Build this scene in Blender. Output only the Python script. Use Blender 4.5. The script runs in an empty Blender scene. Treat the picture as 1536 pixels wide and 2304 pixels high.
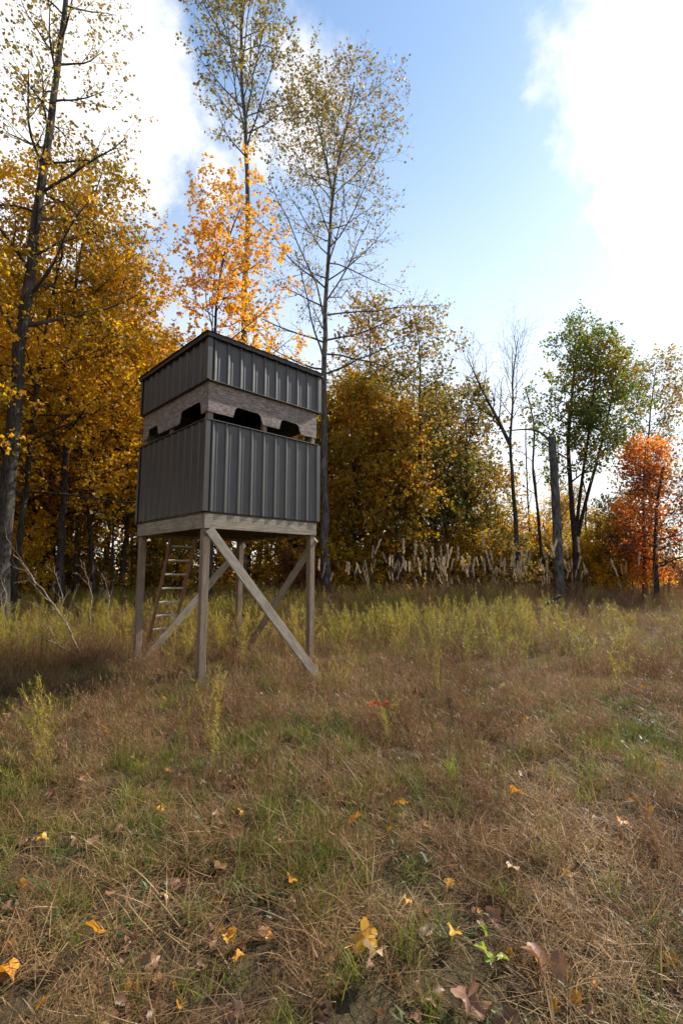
import bpy, math, random
import numpy as np
from mathutils import Vector, Matrix

random.seed(7)
RNG = np.random.default_rng(11)
R = math.radians
S = bpy.context.scene
COL = S.collection

# ------------------------------------------------------------------ camera
EYE = 1.6
PITCH = R(7.1)
FPX = 1091.0                      # focal length in pixels of the 1536 x 2304 photograph
cam = bpy.data.cameras.new('camera')
cam.sensor_fit = 'VERTICAL'
cam.sensor_height = 36.0
cam.lens = FPX / 2304 * 36.0
cam.clip_end = 3000
cam.clip_start = 0.05
camo = bpy.data.objects.new('camera', cam)
camo.location = (0, 0, EYE)
camo.rotation_euler = (R(90) + PITCH, 0, 0)
COL.objects.link(camo)
S.camera = camo


def ray(u, v):
    xr, ur = (u - 768) / FPX, (1152 - v) / FPX
    return np.array([xr, math.cos(PITCH) - math.sin(PITCH) * ur, math.sin(PITCH) + math.cos(PITCH) * ur])


def at(u, v, Y):
    r = ray(u, v)
    return r * (Y / r[1]) + np.array([0, 0, EYE])


# ------------------------------------------------------------------ world, sun, exposure
SUN_AZ, SUN_EL = R(55), R(38)      # azimuth clockwise from +Y
S.render.engine = 'CYCLES'
S.view_settings.view_transform = 'Standard'
S.view_settings.look = 'None'
S.view_settings.gamma = 1
S.view_settings.use_curve_mapping = False
S.view_settings.exposure = 0.75
S.cycles.use_denoising = True
S.cycles.max_bounces = 5
S.cycles.diffuse_bounces = 3
S.cycles.transmission_bounces = 3
S.cycles.glossy_bounces = 2
S.cycles.use_adaptive_sampling = True
S.cycles.adaptive_threshold = 0.012
S.cycles.sample_clamp_indirect = 6

W = bpy.data.worlds.new('World')
S.world = W
W.use_nodes = True


class NT:
    """small helper for building node trees"""
    def __init__(s, tree):
        s.t = tree
        s.t.nodes.clear()

    def n(s, typ, ins=None, **kw):
        nd = s.t.nodes.new(typ)
        for k, v in kw.items():
            setattr(nd, k, v)
        for k, v in (ins or {}).items():
            sock = nd.inputs[k]
            if isinstance(v, bpy.types.NodeSocket):
                s.t.links.new(v, sock)
            else:
                sock.default_value = v
        return nd

    def math(s, op, a, b=None, clamp=False):
        nd = s.n('ShaderNodeMath', operation=op, use_clamp=clamp)
        for i, v in enumerate((a, b)):
            if v is None:
                continue
            if isinstance(v, bpy.types.NodeSocket):
                s.t.links.new(v, nd.inputs[i])
            else:
                nd.inputs[i].default_value = v
        return nd.outputs[0]

    def smooth(s, v, lo, hi, to0=0.0, to1=1.0):
        nd = s.n('ShaderNodeMapRange', {'Value': v, 'From Min': lo, 'From Max': hi, 'To Min': to0, 'To Max': to1},
                 interpolation_type='SMOOTHSTEP')
        return nd.outputs[0]

    def ramp(s, fac, stops, interp='LINEAR'):
        nd = s.n('ShaderNodeValToRGB', {'Fac': fac})
        cr = nd.color_ramp
        cr.interpolation = interp
        while len(cr.elements) < len(stops):
            cr.elements.new(0.5)
        for e, (p, c) in zip(cr.elements, stops):
            e.position = p
            e.color = (*c, 1)
        return nd.outputs['Color']

    def mix(s, fac, a, b, blend='MIX'):
        nd = s.n('ShaderNodeMix', data_type='RGBA', blend_type=blend)
        for i, v in ((0, fac), (6, a), (7, b)):
            if isinstance(v, bpy.types.NodeSocket):
                s.t.links.new(v, nd.inputs[i])
            else:
                nd.inputs[i].default_value = v if i == 0 else (*v, 1)
        return nd.outputs[2]

    def noise(s, vec, scale, detail=3, rough=0.55, dist=0.0):
        ins = {'Scale': scale, 'Detail': detail, 'Roughness': rough, 'Distortion': dist}
        if vec is not None:
            ins['Vector'] = vec
        return s.n('ShaderNodeTexNoise', ins).outputs['Fac']


w = NT(W.node_tree)
sky = w.n('ShaderNodeTexSky', sky_type='NISHITA', sun_disc=False, sun_elevation=SUN_EL, sun_rotation=SUN_AZ,
          air_density=1.4, dust_density=0.3, ozone_density=1.6)
bg_sky = w.n('ShaderNodeBackground', {'Color': sky.outputs[0], 'Strength': 0.135})
dirv = w.n('ShaderNodeTexCoord').outputs['Generated']
# broken cumulus: clouds are masses in the sky (direction space), torn by noise; a loose noise cover elsewhere
nz = w.noise(dirv, 3.2, 9, 0.6, 0.3)
nz2 = w.noise(dirv, 11.0, 6, 0.6, 0.2)
body = None
for (u, v, rad) in ((40, 120, .23), (190, 250, .20), (270, 330, .15), (100, 420, .16), (340, 420, .10), (-190, 260, .30), (-330, 520, .28),
                    (1560, 60, .21), (1510, 200, .18), (1530, 330, .15), (1750, 200, .30), (1690, 380, .18), (1430, 430, .06),
                    (700, 190, .10), (620, 300, .09), (770, 130, .06), (560, 120, .07), (480, 420, .08),
                    (1150, 605, .05), (1560, 720, .14), (430, 250, .05)):
    d = ray(u, v)
    d /= np.linalg.norm(d)
    ds = w.n('ShaderNodeVectorMath', {0: dirv, 1: tuple(d)}, operation='DISTANCE').outputs['Value']
    m = w.n('ShaderNodeMapRange', {'Value': ds, 'From Min': 0.0, 'From Max': rad, 'To Min': 1.0, 'To Max': 0.0},
            clamp=False).outputs[0]
    m = w.math('MULTIPLY', m, rad / 0.2)
    m = w.math('MINIMUM', m, 1.0)
    body = m if body is None else w.math('MAXIMUM', body, m)
body = w.math('MAXIMUM', body, -1.0)
shape = w.math('ADD', w.math('MULTIPLY', body, 0.75),
               w.math('ADD', w.math('MULTIPLY', w.math('SUBTRACT', nz, 0.5), 1.3), w.math('MULTIPLY', w.math('SUBTRACT', nz2, 0.5), 0.55)))
placed = w.smooth(shape, 0.0, 0.38)
loose = w.smooth(w.math('ADD', nz, w.math('MULTIPLY', w.math('SUBTRACT', nz2, 0.5), 0.25)), 0.60, 0.78)
mask = w.math('MAXIMUM', placed, w.math('MULTIPLY', loose, 0.75))
zc = w.n('ShaderNodeSeparateXYZ', {0: dirv}).outputs['Z']
# thin bright veil thickening towards the horizon all round
veil = w.math('MULTIPLY', w.smooth(zc, 0.80, 0.05), w.math('ADD', 0.58, w.math('MULTIPLY', nz, 0.7)), clamp=True)
mask = w.math('MAXIMUM', mask, w.math('MULTIPLY', veil, 0.9))
mask = w.math('MULTIPLY', mask, w.smooth(zc, -0.02, 0.05))
bg_cl = w.n('ShaderNodeBackground', {'Color': (1.0, 0.985, 0.965, 1), 'Strength': 0.80})
mx = w.n('ShaderNodeMixShader', {0: mask, 1: bg_sky.outputs[0], 2: bg_cl.outputs[0]})
w.n('ShaderNodeOutputWorld', {'Surface': mx.outputs[0]})

sun = bpy.data.lights.new('sun', 'SUN')
sun.energy = 5.0
sun.angle = R(0.53)
sun.color = (1.0, 0.93, 0.82)
suno = bpy.data.objects.new('sun', sun)
sd = Vector((math.sin(SUN_AZ) * math.cos(SUN_EL), math.cos(SUN_AZ) * math.cos(SUN_EL), math.sin(SUN_EL)))
suno.rotation_euler = sd.to_track_quat('Z', 'Y').to_euler()
suno.location = (30, 0, 40)
COL.objects.link(suno)


# ------------------------------------------------------------------ helpers
def tag(o, label=None, cat=None, group=None, kind=None):
    if label: o['label'] = label
    if cat: o['category'] = cat
    if group: o['group'] = group
    if kind: o['kind'] = kind
    return o


def empty(name, loc, rz=0.0):
    o = bpy.data.objects.new(name, None)
    o.empty_display_size = 0.2
    o.location = loc
    o.rotation_euler = (0, 0, rz)
    COL.objects.link(o)
    return o


def link(name, mesh, parent=None, loc=None):
    o = bpy.data.objects.new(name, mesh)
    COL.objects.link(o)
    if parent: o.parent = parent
    if loc is not None: o.location = loc
    return o


def mesh_np(name, V, F, mat=None, smooth=False, attrs=None):
    """V (n,3); F list of (m,k) int arrays, k = 3 or 4"""
    me = bpy.data.meshes.new(name)
    V = np.asarray(V, np.float32)
    F = [np.asarray(f, np.int32) for f in F if len(f)]
    nl = sum(f.size for f in F)
    npoly = sum(len(f) for f in F)
    me.vertices.add(len(V))
    me.vertices.foreach_set('co', V.ravel())
    me.loops.add(nl)
    me.polygons.add(npoly)
    me.loops.foreach_set('vertex_index', np.concatenate([f.ravel() for f in F]))
    tot = np.concatenate([np.full(len(f), f.shape[1], np.int32) for f in F])
    st = np.concatenate([[0], np.cumsum(tot)[:-1]]).astype(np.int32)
    me.polygons.foreach_set('loop_start', st)
    me.update(calc_edges=True)
    me.validate()
    if smooth:
        me.polygons.foreach_set('use_smooth', np.ones(npoly, bool))
    for k, a in (attrs or {}).items():
        at_ = me.attributes.new(k, 'FLOAT', 'POINT')
        at_.data.foreach_set('value', np.asarray(a, np.float32))
    if mat: me.materials.append(mat)
    return me


_ph = RNG.uniform(0, 6.28, 40)
_an = RNG.uniform(0, 6.28, 40)


def wob(x, y, freq, k=0, n=6):
    """smooth pseudo-noise about -1..1"""
    s = 0
    for i in range(n):
        j = (k * 7 + i * 3) % 40
        f = freq * (0.6 + 0.25 * i)
        s = s + np.sin((x * np.cos(_an[j]) + y * np.sin(_an[j])) * f + _ph[j])
    return s / (n * 0.6)


def sstep(x, a, b):
    t = np.clip((x - a) / (b - a), 0, 1)
    return t * t * (3 - 2 * t)


def hgt(x, y):
    """ground height: level near the camera, rising gently to the wood's edge"""
    x = np.asarray(x, float); y = np.asarray(y, float)
    h = 0.36 * sstep(y, 6, 24) + 0.9 * sstep(y, 22, 80)
    return h + 0.035 * wob(x, y, 0.9, 1) + 0.02 * wob(x, y, 2.4, 2)


# ------------------------------------------------------------------ materials
def new_mat(name):
    m = bpy.data.materials.new(name)
    m.use_nodes = True
    return m, NT(m.node_tree)


def leaf_mat(name, stops, trans=0.55, patch=0.4, scale=0.5, rough=0.5, tmul=1.35):
    """stops: colours chosen by a per-leaf random number, shifted by slow clumps"""
    m, t = new_mat(name)
    rnd = t.n('ShaderNodeAttribute', attribute_name='rnd').outputs['Fac']
    tc = t.n('ShaderNodeTexCoord').outputs['Object']
    oi = t.n('ShaderNodeObjectInfo').outputs['Random']
    nz = t.noise(tc, scale, 2)
    f = t.math('ADD', t.math('MULTIPLY', rnd, 1 - patch), t.math('MULTIPLY', t.smooth(nz, 0.3, 0.7), patch))
    f = t.math('ADD', f, t.math('MULTIPLY', t.math('SUBTRACT', oi, 0.5), 0.2), clamp=True)
    c = t.ramp(f, stops)
    pb = t.n('ShaderNodeBsdfPrincipled', {'Base Color': c, 'Roughness': rough, 'Specular IOR Level': 0.35})
    ct = t.mix(1.0, c, (tmul, tmul, tmul * 0.8), 'MULTIPLY')
    tr = t.n('ShaderNodeBsdfTranslucent', {'Color': ct})
    ms = t.n('ShaderNodeMixShader', {0: trans, 1: pb.outputs[0], 2: tr.outputs[0]})
    t.n('ShaderNodeOutputMaterial', {'Surface': ms.outputs[0]})
    return m


def bark_mat(name, dark, light, scale=6.0, moss=None):
    m, t = new_mat(name)
    tc = t.n('ShaderNodeTexCoord').outputs['Object']
    mp = t.n('ShaderNodeMapping', {'Vector': tc, 'Scale': (1, 1, 0.22)}).outputs[0]
    n1 = t.noise(mp, scale * 3, 6, 0.7, 0.6)
    n2 = t.noise(tc, 1.3, 4, 0.6)
    c = t.ramp(n1, [(0.38, dark), (0.52, tuple((a + b) / 2 for a, b in zip(dark, light))), (0.64, light)])
    c = t.mix(t.smooth(n2, 0.54, 0.62, 0, 0.5), c, moss or tuple(min(1, a * 1.5) for a in light))
    bp = t.n('ShaderNodeBump', {'Height': n1, 'Strength': 1.0, 'Distance': 0.05})
    pb = t.n('ShaderNodeBsdfPrincipled', {'Base Color': c, 'Roughness': 0.9, 'Normal': bp.outputs[0], 'Specular IOR Level': 0.2})
    t.n('ShaderNodeOutputMaterial', {'Surface': pb.outputs[0]})
    return m


def wood_mat(name, a, b, c, green=0.0):
    """weathered sawn timber, grain along the piece's own X"""
    m, t = new_mat(name)
    tc = t.n('ShaderNodeTexCoord').outputs['Object']
    oi = t.n('ShaderNodeObjectInfo').outputs['Random']
    off = t.n('ShaderNodeCombineXYZ', {0: t.math('MULTIPLY', oi, 37.0), 1: t.math('MULTIPLY', oi, 11.0)}).outputs[0]
    v = t.n('ShaderNodeVectorMath', {0: tc, 1: off}, operation='ADD').outputs[0]
    mp = t.n('ShaderNodeMapping', {'Vector': v, 'Scale': (0.9, 16, 16)}).outputs[0]
    n1 = t.noise(mp, 3.0, 6, 0.65, 1.2)
    n2 = t.noise(v, 2.2, 4, 0.6)
    n3 = t.noise(v, 9.0, 3, 0.6)
    col = t.ramp(n1, [(0.3, a), (0.5, b), (0.72, c)])
    col = t.mix(t.smooth(n2, 0.45, 0.75, 0, 0.55), col, a)
    if green:
        col = t.mix(t.smooth(n3, 0.52, 0.7, 0, green), col, (0.10, 0.12, 0.05))
    # knots
    vo = t.n('ShaderNodeTexVoronoi', {'Vector': t.n('ShaderNodeMapping', {'Vector': v, 'Scale': (1.6, 6, 6)}).outputs[0], 'Scale': 1.6})
    col = t.mix(t.smooth(vo.outputs['Distance'], 0.10, 0.04, 0, 0.75), col, (0.035, 0.022, 0.012))
    bp = t.n('ShaderNodeBump', {'Height': n1, 'Strength': 0.5, 'Distance': 0.004})
    pb = t.n('ShaderNodeBsdfPrincipled', {'Base Color': col, 'Roughness': 0.85, 'Normal': bp.outputs[0], 'Specular IOR Level': 0.25})
    t.n('ShaderNodeOutputMaterial', {'Surface': pb.outputs[0]})
    return m


def metal_mat(name, base, rough=0.38, dirt=0.5):
    m, t = new_mat(name)
    tc = t.n('ShaderNodeTexCoord').outputs['Object']
    st = t.noise(t.n('ShaderNodeMapping', {'Vector': tc, 'Scale': (9, 9, 0.5)}).outputs[0], 3.0, 5, 0.6)
    n2 = t.noise(tc, 2.5, 5, 0.6)
    c = t.mix(t.smooth(st, 0.5, 0.75, 0, dirt), base, (0.085, 0.078, 0.066))
    c = t.mix(t.smooth(n2, 0.55, 0.8, 0, 0.35), c, (0.02, 0.02, 0.02))
    rg = t.math('ADD', t.math('MULTIPLY', n2, 0.22), rough - 0.1)
    bp = t.n('ShaderNodeBump', {'Height': t.noise(tc, 4.0, 3), 'Strength': 0.25, 'Distance': 0.012})
    pb = t.n('ShaderNodeBsdfPrincipled', {'Base Color': c, 'Roughness': rg, 'Specular IOR Level': 0.45, 'Normal': bp.outputs[0]})
    t.n('ShaderNodeOutputMaterial', {'Surface': pb.outputs[0]})
    return m


def osb_mat():
    m, t = new_mat('weathered_strand_board')
    tc = t.n('ShaderNodeTexCoord').outputs['Object']
    rot = t.n('ShaderNodeMapping', {'Vector': tc, 'Rotation': (0, 0.55, 0), 'Scale': (10, 10, 40)}).outputs[0]
    v1 = t.n('ShaderNodeTexVoronoi', {'Vector': rot, 'Scale': 1.6, 'Randomness': 1.0})
    n1 = t.noise(rot, 2.4, 5, 0.7, 0.8)
    n2 = t.noise(tc, 3.0, 4)
    f = t.math('ADD', t.math('MULTIPLY', t.n('ShaderNodeSeparateColor', {0: v1.outputs['Color']}).outputs[0], 0.28), t.math('MULTIPLY', n1, 0.8))
    c = t.ramp(f, [(0.3, (0.085, 0.066, 0.058)), (0.52, (0.21, 0.17, 0.15)), (0.75, (0.36, 0.30, 0.265))])
    c = t.mix(t.smooth(n2, 0.5, 0.75, 0, 0.5), c, (0.15, 0.125, 0.11))
    bp = t.n('ShaderNodeBump', {'Height': f, 'Strength': 1.0, 'Distance': 0.012})
    pb = t.n('ShaderNodeBsdfPrincipled', {'Base Color': c, 'Roughness': 0.9, 'Normal': bp.outputs[0], 'Specular IOR Level': 0.2})
    t.n('ShaderNodeOutputMaterial', {'Surface': pb.outputs[0]})
    return m


def ground_mat():
    m, t = new_mat('field_soil_and_litter')
    g = t.n('ShaderNodeNewGeometry').outputs['Position']
    n1 = t.noise(g, 0.6, 5)
    n2 = t.noise(g, 9.0, 6, 0.7)
    n3 = t.noise(g, 45.0, 4, 0.7)
    c = t.ramp(n2, [(0.3, (0.028, 0.018, 0.010)), (0.5, (0.06, 0.04, 0.022)), (0.7, (0.11, 0.075, 0.04))])
    c = t.mix(t.smooth(n1, 0.45, 0.65, 0, 0.55), c, (0.075, 0.085, 0.028))
    c = t.mix(t.smooth(n3, 0.5, 0.7, 0, 0.5), c, (0.17, 0.115, 0.06))
    # under the trees: fallen-leaf litter
    vo = t.n('ShaderNodeTexVoronoi', {'Vector': g, 'Scale': 9.0})
    lit = t.ramp(t.n('ShaderNodeSeparateColor', {0: vo.outputs['Color']}).outputs[0],
                 [(0.0, (0.06, 0.035, 0.018)), (0.5, (0.16, 0.085, 0.03)), (1.0, (0.30, 0.16, 0.04))])
    y = t.n('ShaderNodeSeparateXYZ', {0: g}).outputs['Y']
    c = t.mix(t.smooth(t.math('ADD', y, t.math('MULTIPLY', n1, 6.0)), 19, 26), c, lit)
    bp = t.n('ShaderNodeBump', {'Height': n3, 'Strength': 0.8, 'Distance': 0.03})
    pb = t.n('ShaderNodeBsdfPrincipled', {'Base Color': c, 'Roughness': 0.95, 'Normal': bp.outputs[0], 'Specular IOR Level': 0.15})
    t.n('ShaderNodeOutputMaterial', {'Surface': pb.outputs[0]})
    return m


def grass_mat(name, stops, trans=0.35, patch=0.5, scale=0.7, spec=0.3, rough=0.5):
    m, t = new_mat(name)
    rnd = t.n('ShaderNodeAttribute', attribute_name='rnd').outputs['Fac']
    g = t.n('ShaderNodeNewGeometry').outputs['Position']
    nz = t.noise(g, scale, 3)
    f = t.math('ADD', t.math('MULTIPLY', rnd, 1 - patch), t.math('MULTIPLY', t.smooth(nz, 0.3, 0.7), patch), clamp=True)
    c = t.ramp(f, stops)
    pb = t.n('ShaderNodeBsdfPrincipled', {'Base Color': c, 'Roughness': rough, 'Specular IOR Level': spec})
    tr = t.n('ShaderNodeBsdfTranslucent', {'Color': c})
    ms = t.n('ShaderNodeMixShader', {0: trans, 1: pb.outputs[0], 2: tr.outputs[0]})
    t.n('ShaderNodeOutputMaterial', {'Surface': ms.outputs[0]})
    return m


M = {}
M['metal'] = metal_mat('charcoal_ribbed_steel', (0.042, 0.0385, 0.037), 0.44, 0.35)
M['trim'] = metal_mat('dull_grey_trim', (0.04, 0.037, 0.035), 0.42, 0.35)
M['post'] = wood_mat('brown_treated_timber', (0.10, 0.070, 0.050), (0.20, 0.148, 0.105), (0.31, 0.24, 0.175))
M['board'] = wood_mat('grey_weathered_timber', (0.12, 0.098, 0.075), (0.26, 0.215, 0.165), (0.41, 0.355, 0.285), 0.28)
M['ladder'] = wood_mat('red_brown_timber', (0.11, 0.055, 0.03), (0.21, 0.115, 0.065), (0.30, 0.18, 0.11))
M['rung'] = metal_mat('pale_rung_metal', (0.42, 0.41, 0.38), 0.45, 0.2)
M['osb'] = osb_mat()
M['roof'] = metal_mat('dark_brown_roofing', (0.026, 0.020, 0.016), 0.6, 0.4)
M['inside'] = wood_mat('dark_plywood', (0.05, 0.035, 0.022), (0.09, 0.064, 0.042), (0.13, 0.095, 0.065))
M['bark'] = bark_mat('grey_brown_bark', (0.018, 0.014, 0.011), (0.085, 0.073, 0.060))
M['bark_grey'] = bark_mat('pale_grey_bark', (0.03, 0.027, 0.024), (0.15, 0.138, 0.125), 5.0)
M['bark_dark'] = bark_mat('dark_bark', (0.014, 0.011, 0.009), (0.065, 0.052, 0.042))
M['dead'] = bark_mat('bleached_dead_wood', (0.14, 0.11, 0.085), (0.40, 0.33, 0.27), 9.0)
M['yellow'] = leaf_mat('yellow_maple_leaf', [(0.0, (0.13, 0.12, 0.014)), (0.22, (0.34, 0.23, 0.014)), (0.5, (0.58, 0.32, 0.012)), (0.8, (0.74, 0.42, 0.018)), (1.0, (0.62, 0.22, 0.02))], patch=.5, scale=.45)
M['amber'] = leaf_mat('amber_leaf', [(0.0, (0.10, 0.12, 0.02)), (0.3, (0.24, 0.18, 0.02)), (0.7, (0.46, 0.26, 0.02)), (1.0, (0.48, 0.18, 0.02))], patch=.5, scale=.4)
M['orange'] = leaf_mat('orange_maple_leaf', [(0.0, (0.60, 0.34, 0.02)), (0.5, (0.70, 0.33, 0.02)), (1.0, (0.60, 0.20, 0.02))])
M['olive'] = leaf_mat('olive_tulip_leaf', [(0.0, (0.085, 0.085, 0.02)), (0.5, (0.20, 0.15, 0.03)), (0.8, (0.30, 0.17, 0.04)), (1.0, (0.36, 0.24, 0.05))])
M['bronze'] = leaf_mat('bronze_oak_leaf', [(0.0, (0.075, 0.10, 0.024)), (0.35, (0.19, 0.15, 0.03)), (0.7, (0.36, 0.19, 0.032)), (1.0, (0.46, 0.21, 0.04))], patch=.5, scale=.4)
M['green'] = leaf_mat('green_maple_leaf', [(0.0, (0.05, 0.085, 0.018)), (0.5, (0.10, 0.145, 0.026)), (0.8, (0.22, 0.20, 0.03)), (1.0, (0.34, 0.14, 0.035))])
M['red'] = leaf_mat('red_orange_leaf', [(0.0, (0.42, 0.10, 0.03)), (0.5, (0.66, 0.22, 0.04)), (1.0, (0.74, 0.36, 0.04))])
M['brownleaf'] = leaf_mat('dull_red_brown_leaf', [(0.0, (0.10, 0.035, 0.02)), (0.6, (0.20, 0.07, 0.03)), (1.0, (0.28, 0.12, 0.04))])
M['straw'] = grass_mat('dry_straw', [(0.0, (0.075, 0.038, 0.015)), (0.4, (0.20, 0.112, 0.046)), (0.75, (0.40, 0.25, 0.108)), (1.0, (0.68, 0.48, 0.25))], 0.4, 0.42, 1.1)
M['mauve'] = grass_mat('dead_brown_weed', [(0.0, (0.085, 0.036, 0.016)), (0.5, (0.22, 0.115, 0.052)), (1.0, (0.46, 0.30, 0.145))], 0.35, 0.45, .9)
M['grass'] = grass_mat('green_grass', [(0.0, (0.05, 0.075, 0.012)), (0.5, (0.13, 0.16, 0.022)), (1.0, (0.30, 0.28, 0.05))], 0.45, 0.3)
M['gold'] = grass_mat('yellow_green_weed', [(0.0, (0.12, 0.125, 0.022)), (0.4, (0.25, 0.22, 0.034)), (0.75, (0.42, 0.33, 0.05)), (1.0, (0.34, 0.20, 0.07))], 0.45)
M['weed'] = grass_mat('low_green_weed', [(0.0, (0.035, 0.06, 0.018)), (0.6, (0.08, 0.115, 0.035)), (1.0, (0.16, 0.17, 0.06))], 0.3)
M['plume'] = grass_mat('cream_plume', [(0.0, (0.58, 0.44, 0.29)), (1.0, (0.84, 0.71, 0.52))], 0.5, 0.2)
M['litter'] = leaf_mat('brown_litter_leaf', [(0.0, (0.07, 0.035, 0.02)), (0.6, (0.20, 0.10, 0.05)), (0.9, (0.34, 0.19, 0.09)), (1.0, (0.55, 0.24, 0.04))], 0.25)
M['f_orange'] = leaf_mat('fallen_orange_leaf', [(0.0, (0.55, 0.22, 0.02)), (1.0, (0.72, 0.33, 0.03))], 0.3, 0.3, 9)
M['f_yellow'] = leaf_mat('fallen_yellow_leaf', [(0.0, (0.50, 0.22, 0.02)), (0.6, (0.66, 0.36, 0.03)), (1.0, (0.72, 0.46, 0.10))], 0.3, 0.3, 9)
M['f_brown'] = leaf_mat('fallen_brown_leaf', [(0.0, (0.16, 0.07, 0.035)), (1.0, (0.34, 0.18, 0.10))], 0.2, 0.4, 9)
M['f_cream'] = leaf_mat('fallen_cream_leaf', [(0.0, (0.36, 0.24, 0.13)), (1.0, (0.55, 0.40, 0.25))], 0.2, 0.4, 9)
M['f_red'] = leaf_mat('scarlet_leaf', [(0.0, (0.38, 0.045, 0.02)), (1.0, (0.58, 0.11, 0.03))], 0.35, 0.3, 9)
M['f_green'] = leaf_mat('bright_green_leaf', [(0.0, (0.16, 0.24, 0.03)), (1.0, (0.36, 0.42, 0.06))], 0.35, 0.3, 9)

# ------------------------------------------------------------------ ground
def axis_steps(lo, hi, fine, grow):
    out = [0.0]
    s = fine
    while out[-1] < hi:
        out.append(out[-1] + s)
        if out[-1] > 26: s *= grow
    neg = [-v for v in out[1:] if v <= -lo]
    return np.array(neg[::-1] + out)


gx = axis_steps(-900, 900, 0.45, 1.18)
gy = axis_steps(-900, 900, 0.45, 1.18)
GX, GY = np.meshgrid(gx, gy)
GV = np.stack([GX, GY, hgt(GX, GY)], -1).reshape(-1, 3)
nx, ny = len(gx), len(gy)
ii = np.arange(nx * ny).reshape(ny, nx)
GF = np.stack([ii[:-1, :-1], ii[:-1, 1:], ii[1:, 1:], ii[1:, :-1]], -1).reshape(-1, 4)
ground = link('ground', mesh_np('ground', GV, [GF], ground_mat(), True))
tag(ground, 'brown weedy field rising gently to the wood', None, None, 'structure')

# ------------------------------------------------------------------ hunting stand
SC = 0.875
F0 = np.array([-1.993, 7.0])
AZ = R(45.66)
A = np.array([math.sin(AZ), math.cos(AZ)])       # along the right-hand face
B = np.array([-A[1], A[0]])                      # along the left-hand face
WA, WB = 2.15, 2.36
Z_BB, Z_BT, Z_WB, Z_WT, Z_UB, Z_RT = 2.24, 2.452, 2.50, 3.856, 4.469, 5.194
GB = float(hgt(*F0))
blind = empty('hunting_blind', (F0[0], F0[1], GB))
tag(blind, 'raised box blind on timber posts clad in charcoal ribbed metal', 'hunting blind')


def P(s, t, z):
    """point of the stand: s along A, t along B"""
    q = F0 + A * s + B * t
    return np.array([q[0], q[1], z])


def board(name, p0, p1, wid, thk, nrm, mat, parent, base=None, bev=0.004):
    """sawn piece from p0 to p1; wid lies across, thk along nrm"""
    p0, p1 = Vector(p0), Vector(p1)
    x = (p1 - p0); L = x.length; x.normalize()
    z = Vector(nrm); z = (z - x * z.dot(x)).normalized()
    y = z.cross(x)
    hx, hy, hz = L / 2, wid / 2, thk / 2
    b = min(bev, hy * 0.3, hz * 0.3)
    V = []
    for sx in (-1, 1):
        for (cy, cz) in ((-hy + b, -hz), (hy - b, -hz), (hy, -hz + b), (hy, hz - b), (hy - b, hz), (-hy + b, hz), (-hy, hz - b), (-hy, -hz + b)):
            V.append((sx * hx, cy, cz))
    Q = [[i, (i + 1) % 8, (i + 1) % 8 + 8, i + 8] for i in range(8)]
    me = bpy.data.meshes.new(name)
    me.from_pydata(V, [], Q + [list(range(7, -1, -1)), list(range(8, 16))])
    me.materials.append(mat)
    o = bpy.data.objects.new(name, me)
    COL.objects.link(o)
    o.parent = parent
    base = parent.location if base is None else base
    Mx = Matrix((x, y, z)).transposed().to_4x4()
    Mx.translation = (p0 + p1) / 2 - Vector(base)
    o.matrix_local = Mx
    return o


A3, B3, Z3 = np.array([*A, 0]), np.array([*B, 0]), np.array([0, 0, 1.0])
PW = 0.105
corners = {'F': (0.06, 0.06), 'R': (WA - 0.06, 0.06), 'L': (0.06, WB - 0.06), 'K': (WA - 0.06, WB - 0.06)}
for k, (s, t) in corners.items():
    p = P(s, t, 0)
    zg = float(hgt(p[0], p[1])) - 0.35
    board('leg', P(s, t, zg), P(s, t, Z_BB + 0.15), PW, PW, A3, M['post'], blind)
    board('corner_post', P(s, t, Z_WB), P(s, t, Z_RT - 0.09), 0.085, 0.085, A3, M['post'], blind)
# rim boards
zc = (Z_BB + Z_BT) / 2
hb = Z_BT - Z_BB
board('rim_board', P(0, 0, zc), P(WA, 0, zc), hb, 0.038, B3, M['board'], blind)
board('rim_board', P(0, 0.021, zc - .003), P(0, WB, zc - .003), hb, 0.038, A3, M['board'], blind)
board('rim_board', P(WA, 0.021, zc - .002), P(WA, WB, zc - .002), hb, 0.038, A3, M['board'], blind)
board('rim_board', P(0.021, WB, zc), P(WA - .021, WB, zc), hb, 0.038, B3, M['board'], blind)
for k in range(1, 6):
    t = WB * k / 6
    board('joist', P(0.022, t, Z_BB + 0.11), P(WA - 0.022, t, Z_BB + 0.11), 0.18, 0.038, B3, M['inside'], blind)
# floor with a hatch left free by the ladder side
board('floor_sheet', P(WA * .5, 0.0, Z_BT + 0.011), P(WA * .5, WB, Z_BT + 0.011), WA, 0.02, Z3, M['inside'], blind)
# sole plates between floor and cladding
board('sole_plate', P(0.06, 0.05, Z_BT + .042), P(WA - .06, 0.05, Z_BT + .042), 0.07, 0.038, Z3, M['board'], blind)
board('sole_plate', P(0.05, 0.09, Z_BT + .042), P(0.05, WB - .09, Z_BT + .042), 0.07, 0.038, Z3, M['board'], blind)
board('sole_plate', P(WA - .05, 0.09, Z_BT + .042), P(WA - .05, WB - .09, Z_BT + .042), 0.07, 0.038, Z3, M['board'], blind)
board('sole_plate', P(0.06, WB - .05, Z_BT + .042), P(WA - .06, WB - .05, Z_BT + .042), 0.07, 0.038, Z3, M['board'], blind)
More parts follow.
